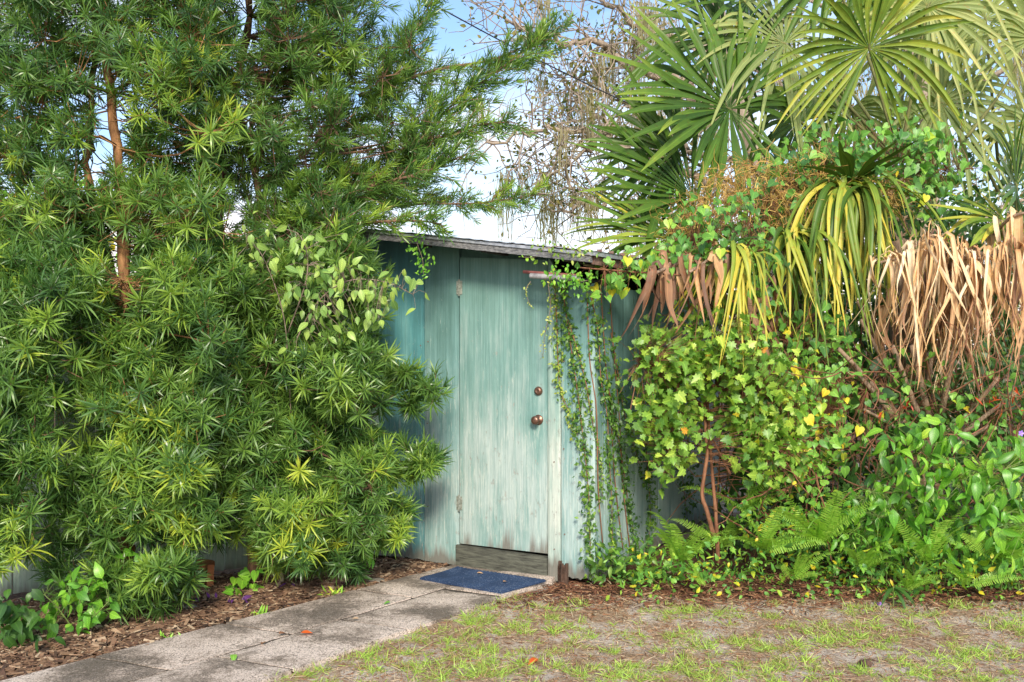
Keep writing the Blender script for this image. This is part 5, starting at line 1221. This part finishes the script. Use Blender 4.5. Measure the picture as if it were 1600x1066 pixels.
# ------------------------------------------------------------------ oak with spanish moss behind
def oak(label, base, limbs, nleaf, mosspoly, nmoss, extra_leaf):
    t = empty('oak_tree', tuple(base), label, 'tree'); ends = []
    tr = MB(); tr.tube(smoothline(limbs[0][0], 6), np.linspace(limbs[0][1], limbs[0][2], len(smoothline(limbs[0][0], 6))), 10); wpart('trunk', tr.mesh('trunk', OAKB, True), t)
    tw = MB(); allp = []
    for pts, r0, r1 in limbs[1:]:
        pl = smoothline(pts, 7); pl[1:-1] += rng.normal(size=(len(pl)-2, 3))*.05; mb = MB(); mb.tube(pl, np.linspace(r0, r1, len(pl)), 7); wpart('limb', mb.mesh('limb', OAKB, True), t)
        for i in range(len(pl)):
            for q in range(2):
                d = norm(rng.normal(size=3)*[1, .6, 1] + norm(pl[-1]-pl[0])*.5); p = pl[i]; ps = [p]
                for k in range(6):
                    d = norm(d + rng.normal(size=3)*.35); ps.append(ps[-1] + d*rng.uniform(.12, .28))
                tw.tube(ps, np.linspace(.011, .003, 7), 4, False); allp += ps[2:]
                p = ps[3]; d2 = norm(rng.normal(size=3)); p2 = [p]
                for k in range(4): d2 = norm(d2 + rng.normal(size=3)*.4); p2.append(p2[-1] + d2*.16)
                tw.tube(p2, np.linspace(.008, .004, 5), 3, False); allp += p2[1:]
    o = wpart('twigs', tw.mesh('twigs', OAKB), t); o['kind'] = 'stuff'
    allp = np.array(allp); idx = rng.integers(len(allp), size=nleaf); pos = allp[idx] + rng.normal(size=(nleaf, 3))*.10
    R = frames(rdir(nleaf), rdir(nleaf)); o = wpart('foliage', batch_mesh('foliage', [(SM[0], pos, R, .075*rng.uniform(.6, 1.3, nleaf), rng.random(nleaf))], OAKL), t); o['kind'] = 'stuff'
    # moss: hanging beards made of many thin strands
    tms = []
    ids = rng.integers(len(allp), size=nmoss)
    for i in ids:
        a = allp[i]; n = rng.integers(26, 50); L = rng.uniform(.2, .95)
        for k in range(n):
            kk = 7; s = np.linspace(0, 1, kk); ll = L*rng.uniform(.4, 1.1); pts = np.tile(a + rng.normal(size=3)*[.07, .07, .05], (kk, 1)); pts[:, 2] -= s*ll
            pts += np.cumsum(rng.normal(size=(kk, 3))*[.018, .018, 0], axis=0)
            tms.append(ribbon(pts, .013*(1-s*.6)*rng.uniform(.6, 1.4), np.array([rng.normal(), rng.normal(), 0.01]), .1, rng.random()))
    I = (np.zeros((1, 3)), np.eye(3)[None], np.ones(1), np.zeros(1))
    o = wpart('spanish_moss', batch_mesh('spanish_moss', [(q, *I) for q in tms], MOSS), t); o['kind'] = 'stuff'
Yo = 13.0
oak('oak behind the shed hung with grey spanish moss, bare limbs against the sky', P(1150, 950, Yo)*[1, 1, 0],
    [([P(1200, 1000, Yo)*[1, 1, 0], P(1200, 500, Yo), P(1195, 300, Yo), P(1140, 120, Yo), P(1110, -80, Yo)], .22, .07),
     ([P(1190, 300, Yo), P(1100, 280, Yo), P(1000, 245, Yo-.3), P(930, 218, Yo-.5), P(850, 205, Yo-.6), P(760, 222, Yo-.6)], .065, .018),
     ([P(1155, 180, Yo), P(1080, 140, Yo), P(1000, 105, Yo-.2), P(930, 70, Yo-.4), P(850, 55, Yo-.5), P(790, 30, Yo-.5)], .075, .02),
     ([P(1130, 80, Yo), P(1060, 60, Yo), P(990, 30, Yo), P(920, -20, Yo-.2)], .06, .02),
     ([P(1198, 400, Yo), P(1120, 350, Yo), P(1030, 330, Yo), P(950, 320, Yo-.2), P(880, 330, Yo-.4)], .05, .018),
     ([P(1000, 245, Yo-.3), P(930, 180, Yo), P(880, 120, Yo+.2)], .04, .016),
     ([P(1170, 250, Yo), P(1090, 240, Yo), P(1000, 180, Yo+.3), P(940, 130, Yo+.4)], .05, .018),
     ([P(930, 218, Yo-.5), P(880, 260, Yo-.5), P(820, 320, Yo-.5)], .03, .012)],
    3000, None, 60, None)
Yo = 15.0
oak('second mossy oak far behind the palms at the upper right', P(1480, 950, Yo)*[1, 1, 0],
    [([P(1480, 1000, Yo)*[1, 1, 0], P(1480, 500, Yo), P(1450, 250, Yo), P(1440, -20, Yo)], .18, .06),
     ([P(1450, 260, Yo), P(1350, 180, Yo), P(1260, 150, Yo), P(1180, 110, Yo)], .08, .02),
     ([P(1450, 200, Yo), P(1540, 120, Yo), P(1640, 90, Yo)], .08, .02),
     ([P(1445, 100, Yo), P(1360, 30, Yo), P(1250, 0, Yo)], .07, .02),
     ([P(1465, 380, Yo), P(1560, 330, Yo), P(1650, 310, Yo)], .06, .02),
     ([P(1465, 360, Yo), P(1370, 320, Yo), P(1280, 300, Yo)], .06, .02)],
    3000, None, 60, None)
# far trees
def far_tree(label, px, Y, top, w, n, mat=DARKF, size=.16, td=(.75, .2)):
    b = P(px, 533, Y)*[1, 1, 0]; t = empty('background_tree', tuple(b), label, 'tree'); H = z_at(top, Y)
    mb = MB(); mb.tube([b, b + [0.1, 0, H*.4], b + [-.1, 0, H*.75]], [.16, .12, .05], 8); wpart('trunk', mb.mesh('trunk', OAKB, True), t)
    cs = np.array([b + np.array([rng.normal(0, w*.4), rng.normal(0, w*.3), rng.uniform(.25, 1)*H]) for _ in range(n//40)])
    pts = (cs[:, None] + rng.normal(size=(len(cs), 40, 3))*.32).reshape(-1, 3); pts[:, 2] = np.clip(pts[:, 2], .2, None)
    R = frames(rdir(len(pts)), rdir(len(pts))); o = wpart('crown', batch_mesh('crown', [(SM[0], pts, R, size*rng.uniform(.6, 1.3, len(pts)), np.clip(rng.normal(*td, len(pts)), 0, 1))], mat), t); o['kind'] = 'stuff'
far_tree('distant light green tree glimpsed through the yew pines at the far left', 20, 13, 330, 1.6, 3200, HEART)
far_tree('distant tree glimpsed between the yew pine trunks', 330, 14, 420, 1.8, 2400, HEART)
far_tree('distant tree line clump beyond the palms, pale green', 1300, 17, 330, 2.2, 3600, DARKF)
far_tree('distant tree clump beyond the right edge palms', 1560, 17, 300, 2.2, 3600, DARKF)
far_tree('distant low tree hidden mostly behind the shed', 760, 22, 445, 3.0, 2400, DARKF)

# overhead cable
mb = MB(); mb.tube(smoothline([P(560, -50, 9.0), P(663, 0, 9.5), P(800, 73, 10.2), P(940, 142, 11), P(1150, 240, 12)], 6), .007, 6); o = link('overhead_cable', mb.mesh('overhead_cable', CABLE, True)); tag(o, 'thin black cable slanting down across the sky to the palms', 'cable')

# ------------------------------------------------------------------ ground litter and lawn
def scatter_flat(n, test, xr, yr, zlo, zhi, tilt=.35):
    out = []
    while len(out) < n:
        x = rng.uniform(*xr, 4000); y = rng.uniform(*yr, 4000); m = test(x, y); out += list(zip(x[m], y[m]))
    out = np.array(out[:n]); z = np.array([gz(a, b) for a, b in out]) + rng.uniform(zlo, zhi, n)
    pos = np.column_stack([out, z]); q = rng.uniform(0, 6.283, n)
    R = frames(np.column_stack([np.cos(q), np.sin(q), rng.normal(0, tilt*.6, n)]), np.column_stack([rng.normal(0, tilt, n), rng.normal(0, tilt, n), np.ones(n)])); return pos, R
def chip_t(w, h):
    v = np.array([(0, -w, 0), (1, -w*.7, 0), (1, w*.7, 0), (0, w, 0), (0, -w, h), (1, -w*.7, h*.6), (1, w*.7, h*.6), (0, w, h)]); v[:, 0] -= .5
    return dict(v=v, f=[(4,5,6,7),(0,1,5,4),(1,2,6,5),(2,3,7,6),(3,0,4,7)], a=np.column_stack([np.zeros(8), np.ones(8), v[:, 0]+.5]))
CH = [chip_t(.10, .08), chip_t(.2, .1), chip_t(.05, .06)]
def leftbed(x, y):
    l, r = path_edges(y); fx = (y - FA[1]) / (FB[1]-FA[1]) * (FB[0]-FA[0]) + FA[0]
    edge = l + 0.01 + 0.05*np.sin(y*9) + 0.03*np.sin(y*23)
    return (x < edge) & (x > fx - .1) | ((x > -1.0) & (x < edge) & (y < WA[1] + (x-WA[0])*WD[1]/WD[0]))
pos, R = scatter_flat(22000, leftbed, (-3.6, -.2), (4.2, 7.0), 0, .022)
sc = rng.uniform(.012, .07, len(pos)); ti = np.clip(rng.normal(.5, .25, len(pos)), 0, 1)
o = link('bark_mulch', batch_mesh('bark_mulch', [(CH[q], pos[q::3], R[q::3], sc[q::3], ti[q::3]) for q in range(3)], CHIP, False)); tag(o, 'reddish brown bark chips in the bed left of the path', 'mulch', kind='stuff')
def rightbed(x, y):
    l, r = path_edges(y); return (x > r + .03) & (rng.random(x.shape) < np.clip((y - 5.55)/.5, .0, 1)**1.5) & (y < 6.6)
pos, R = scatter_flat(9000, rightbed, (-.1, 3.6), (5.2, 6.6), 0, .015)
sc = rng.uniform(.02, .075, len(pos)); ti = np.clip(rng.normal(.45, .25, len(pos)), 0, 1)
o = link('dry_leaf_litter', batch_mesh('dry_leaf_litter', [(CH[2], pos[0::2], R[0::2], sc[0::2], ti[0::2]), (NAR[0], pos[1::2], R[1::2], sc[1::2], ti[1::2])], LITTER)); tag(o, 'red brown dry leaf and needle litter along the right bed', 'leaf litter', kind='stuff')
def lawn(x, y):
    l, r = path_edges(y); front = 6.0 - .06*(x-.4); return (x > r + .03) & (y < front)
pos, R = scatter_flat(13000, lawn, (-1.7, 3.6), (4.2, 6.1), 0, .006, .15)
sc = rng.uniform(.010, .042, len(pos)); ti = np.clip(rng.normal(.78, .25, len(pos)), 0, 1)
o = link('lawn_debris', batch_mesh('lawn_debris', [(CH[2], pos[0::2], R[0::2], sc[0::2], ti[0::2]), (NAR[0], pos[1::2], R[1::2], sc[1::2], ti[1::2])], LITTER)); tag(o, 'dry bits of stalk and leaf scattered over the sandy lawn', 'leaf litter', kind='stuff')
pos, R = scatter_flat(6500, lawn, (-1.7, 3.6), (4.2, 6.1), .001, .014, .25)
sc = rng.uniform(.03, .11, len(pos)); o = link('thatch', batch_mesh('thatch', [(flat_strip(.035, 3, .15, (1, 1, 1, .5)), pos, R, sc, np.clip(rng.normal(.75, .25, len(pos)), 0, 1))], LITTER)); tag(o, 'straw coloured dead grass stalks lying over the lawn', 'thatch', kind='stuff')
# grass
BL_ = [flat_strip(.07, 3, c, (1, .9, .6, .05)) for c in (.1, .35, .6)]
def lawn_d(x, y):
    m = lawn(x, y); v = np.array([mn.noise(Vector((a*2.6, b*4.2, 4)))*.6 + mn.noise(Vector((a*11, b*13, 8)))*1.0 for a, b in zip(x, y)])
    bias = np.clip((5.6 - y)/1.2, -.3, .5)*.35
    return m & (v + bias > .19 + rng.random(x.shape)*.25)
T, _ = scatter_flat(3000, lawn_d, (-1.7, 3.6), (4.2, 6.05), 0, 0)
e = []
for yy in np.arange(4.2, 6.2, .018):
    l, r = path_edges(yy)
    if mn.noise(Vector((yy*2.5, 0, 0))) > -.1: e.append((r + rng.uniform(.0, .10), yy + rng.uniform(-.02, .02), 0))
T = np.vstack([T, np.array(e)]); k = 13; n = len(T)*k
pos = np.repeat(T, k, 0) + rng.normal(size=(n, 3))*[.017, .017, 0]; pos[:, 2] = np.repeat(T[:, 2], k) - .003
d = norm(rng.normal(size=(n, 3))*[.75, .75, 0] + [0, 0, .62]); R = frames(d, rng.normal(size=(n, 3))*.4 + [0, -.3, .8])
ti = np.clip(np.repeat(np.clip(rng.normal(.56, .22, len(T)), 0, 1), k) + rng.normal(0, .2, n), 0, 1); sc = rng.uniform(.018, .05, n)*np.repeat(rng.uniform(.5, 1.6, len(T)), k)
o = link('grass', batch_mesh('grass', [(BL_[q], pos[q::3], R[q::3], sc[q::3], ti[q::3]) for q in range(3)], GRASS)); tag(o, 'patchy green and straw coloured grass on the sandy lawn', 'grass', kind='stuff')
# weeds in the left bed
for i, (px, py, lab) in enumerate([(520, 930, 'small yellow green weed beside the reddish stone in the left bed'), (405, 965, 'tiny weed at the path edge in the middle of the left bed'), (270, 1003, 'tiny weed in the left bed near the bottom of the picture'), (524, 910, 'tiny green weed touching the reddish stone')]):
    Y = 2400/(py-533); b = P(px, py, Y)*[1, 1, 0]; n = 26; ps = b + rng.normal(size=(n, 3))*[.03, .02, 0] + [0, 0, .01]
    leafy('bed_weed', lab, 'weed', tuple(b), [], ps, NAR, .05, WEED, hang=-.8, jitter=.7, tdist=(.8, .15), twigs=False, nobj=0)

# ------------------------------------------------------------------ small things
def rock(name, label, px, py, s, mat, seed):
    Y = 2400/(py-533); b = P(px, py, Y)*[1, 1, 0]; import bmesh
    bm = bmesh.new(); bmesh.ops.create_icosphere(bm, subdivisions=3, radius=1)
    for v in bm.verts:
        v.co *= 1 + .25*mn.noise(v.co*1.6 + Vector((seed, 0, 0))) + .06*mn.noise(v.co*5); v.co = Vector((v.co.x*s[0], v.co.y*s[1], v.co.z*s[2] + s[2]*.6))
    me = bpy.data.meshes.new(name); bm.to_mesh(me); bm.free(); me.polygons.foreach_set('use_smooth', [True]*len(me.polygons)); me.update()
    o = link(name, me, None, mat); o.location = tuple(b); tag(o, label, 'stone')
rock('stone', 'reddish stone lying in the mulch near the left foot of the shed', 533, 912, (.075, .05, .032), STONE, 1)
rock('stone', 'flat grey brown stone in the mulch close to the path and doormat', 590, 912, (.08, .05, .02), GSTONE, 4)
rock('stone', 'pale stone half hidden in the bed below the yew pine sucker clump', 296, 952, (.05, .035, .018), GSTONE, 8)
rock('stone', 'small brown stone on the sand at the bottom right', 1352, 1040, (.035, .03, .018), ROTWOOD, 12)
def lathe(name, label, cat, px, py, prof, mat, n=20):
    Y = 2400/(py-533); b = P(px, py, Y)*[1, 1, 0]; vs = []
    for z, r in prof:
        for j in range(n): q = 2*math.pi*j/n; vs.append((r*math.cos(q), r*math.sin(q), z))
    kk = len(prof); f = [(i*n+j, i*n+(j+1) % n, (i+1)*n+(j+1) % n, (i+1)*n+j) for i in range(kk-1) for j in range(n)]
    mb = MB(); mb.add(vs, f); o = link(name, mb.mesh(name, mat, True)); o.location = tuple(b); tag(o, label, cat); return o
lathe('glass_ball', 'dark teal glazed ball half hidden under the yew pine rosettes', 'ornament', 478, 898, [(max(0, .055 - .055*math.cos(a)), .055*math.sin(a)+.0005) for a in np.linspace(0, math.pi, 14)], GLASSB)
lathe('flower_pot', 'terracotta pot standing behind the orange board at the fence foot', 'pot', 312, 915, [(0, .001), (0, .06), (.12, .085), (.12, .095), (.15, .095), (.15, .08), (.03, .055), (.03, .001)], TERRA)
mb = MB(); mb.box((0, 0, .08), (.042, .02, .16)); o = link('orange_board', mb.mesh('orange_board', TERRA)); o.location = tuple(P(328, 920, 2400/387)*[1, 1, 0]); o.rotation_euler = (.08, .04, .3); tag(o, 'short orange board standing upright in the mulch left of the yew pine stump', 'board')
mb = MB(); mb.tube([(0, 0, 0), (.003, 0, .06), (-.004, 0, .10)], [.014, .012, .004], 6); o = link('wood_stake', mb.mesh('wood_stake', POLE)); o.location = tuple(P(440, 915, 2400/382)*[1, 1, 0]); tag(o, 'short splintered pale stake sticking out of the mulch', 'stake')
# fallen leaves
fl = [(470, 988, 'orange fallen leaf on the concrete path', REDL, .05, .9), (436, 990, 'brown fallen leaf beside the path joint', LITTER, .045, .4), (412, 1004, 'tan fallen leaf on the left row of slabs', LITTER, .04, .8), (560, 966, 'pale fallen leaf in the middle of the path', LITTER, .03, .9),
      (840, 1018, 'red fallen leaf in the patchy grass', REDL, .055, .6), (365, 1022, 'green fallen leaf on the path near the bottom', WEED, .05, .7), (745, 898, 'curled pale leaf on the left half of the doormat', LITTER, .035, .9), (786, 912, 'orange leaf scrap on the right half of the doormat', LITTER, .03, .8),
      (930, 955, 'pale dry leaf on the sand in front of the bed', LITTER, .05, 1.0), (1160, 915, 'orange brown fallen leaf at the bed edge below the vine trunk', LITTER, .05, .6), (610, 940, 'tiny green leaf on the slab below the doormat', WEED, .035, .5), (1010, 937, 'red brown curled leaf at the bed edge', LITTER, .06, .4)]
for i, (px, py, lab, mt, s, ti) in enumerate(fl):
    if mt is WEED: mt = HEART
    Y = (EYE-.045)*F/(py-533); b = P(px, py, Y); l, r = path_edges(Y); b[2] = .052 if 'doormat' in lab and 'below' not in lab else (.037 if l < b[0] < r else gz(b[0], b[1]) + .012)
    me = batch_mesh('fallen_leaf', [(OV[i % 3], np.zeros((1, 3)), frames(np.array([[math.cos(i), math.sin(i), .1]]), np.array([[.1, -.2, 1.0]])), np.array([s*1.3]), np.array([ti]))], mt)
    o = link('fallen_leaf', me); o.location = tuple(b + [0, 0, .006]); tag(o, lab, 'leaf')
# purple leaves in the mulch
for px, py, lab in ((365, 948, 'cluster of purple leaves lying in the mulch'), (318, 945, 'purple leaf left of the larger purple cluster'), (448, 922, 'purple leaf in the mulch near the splintered stake')):
    Y = 2400/(py-533); b = P(px, py, Y)*[1, 1, 0]; n = 7 if 'cluster' in lab else 3
    leafy('purple_leaves', lab, 'leaves', tuple(b), [], b + rng.normal(size=(n, 3))*[.04, .02, 0] + [0, 0, .04], OVN, .06, PURP, hang=0, face=(0, -.3, 1), jitter=.5, twigs=False)
from collections import defaultdict
byname = defaultdict(list)
for ob in bpy.data.objects:
    if ob.parent is None and ob.get('category') and not ob.get('kind'): byname[ob.name.split('.')[0]].append(ob)
PH = dict(yew_pine='yew pines along the fence', cabbage_palm='cabbage palms on the right', sword_fern='ferns in the right bed', wall_creeper='creeper strands on the shed wall', fallen_leaf='fallen leaves on path and ground',
          heart_leaf_vine='heart leaf vines over the right side', hanging_vine='small vines hanging from the eave', bare_runner='bare runners on the shed wall', broad_leaved_shrub='broad leaved shrubs in the right bed', leafy_weed='leafy weeds in the beds',
          bed_weed='tiny weeds in the mulch', stone='stones on the ground', small_flower='violet flowers', purple_leaves='purple leaves in the mulch', oak_tree='mossy oaks behind', background_tree='trees in the distance', pipe='pipes under the eave', wooden_pole='pale poles under the eave', red_leaved_weed='red leaved weeds')
for k_, v_ in byname.items():
    if len(v_) > 1 and k_ in PH:
        for ob in v_: ob['group'] = PH[k_]
print('objects', len(bpy.data.objects))
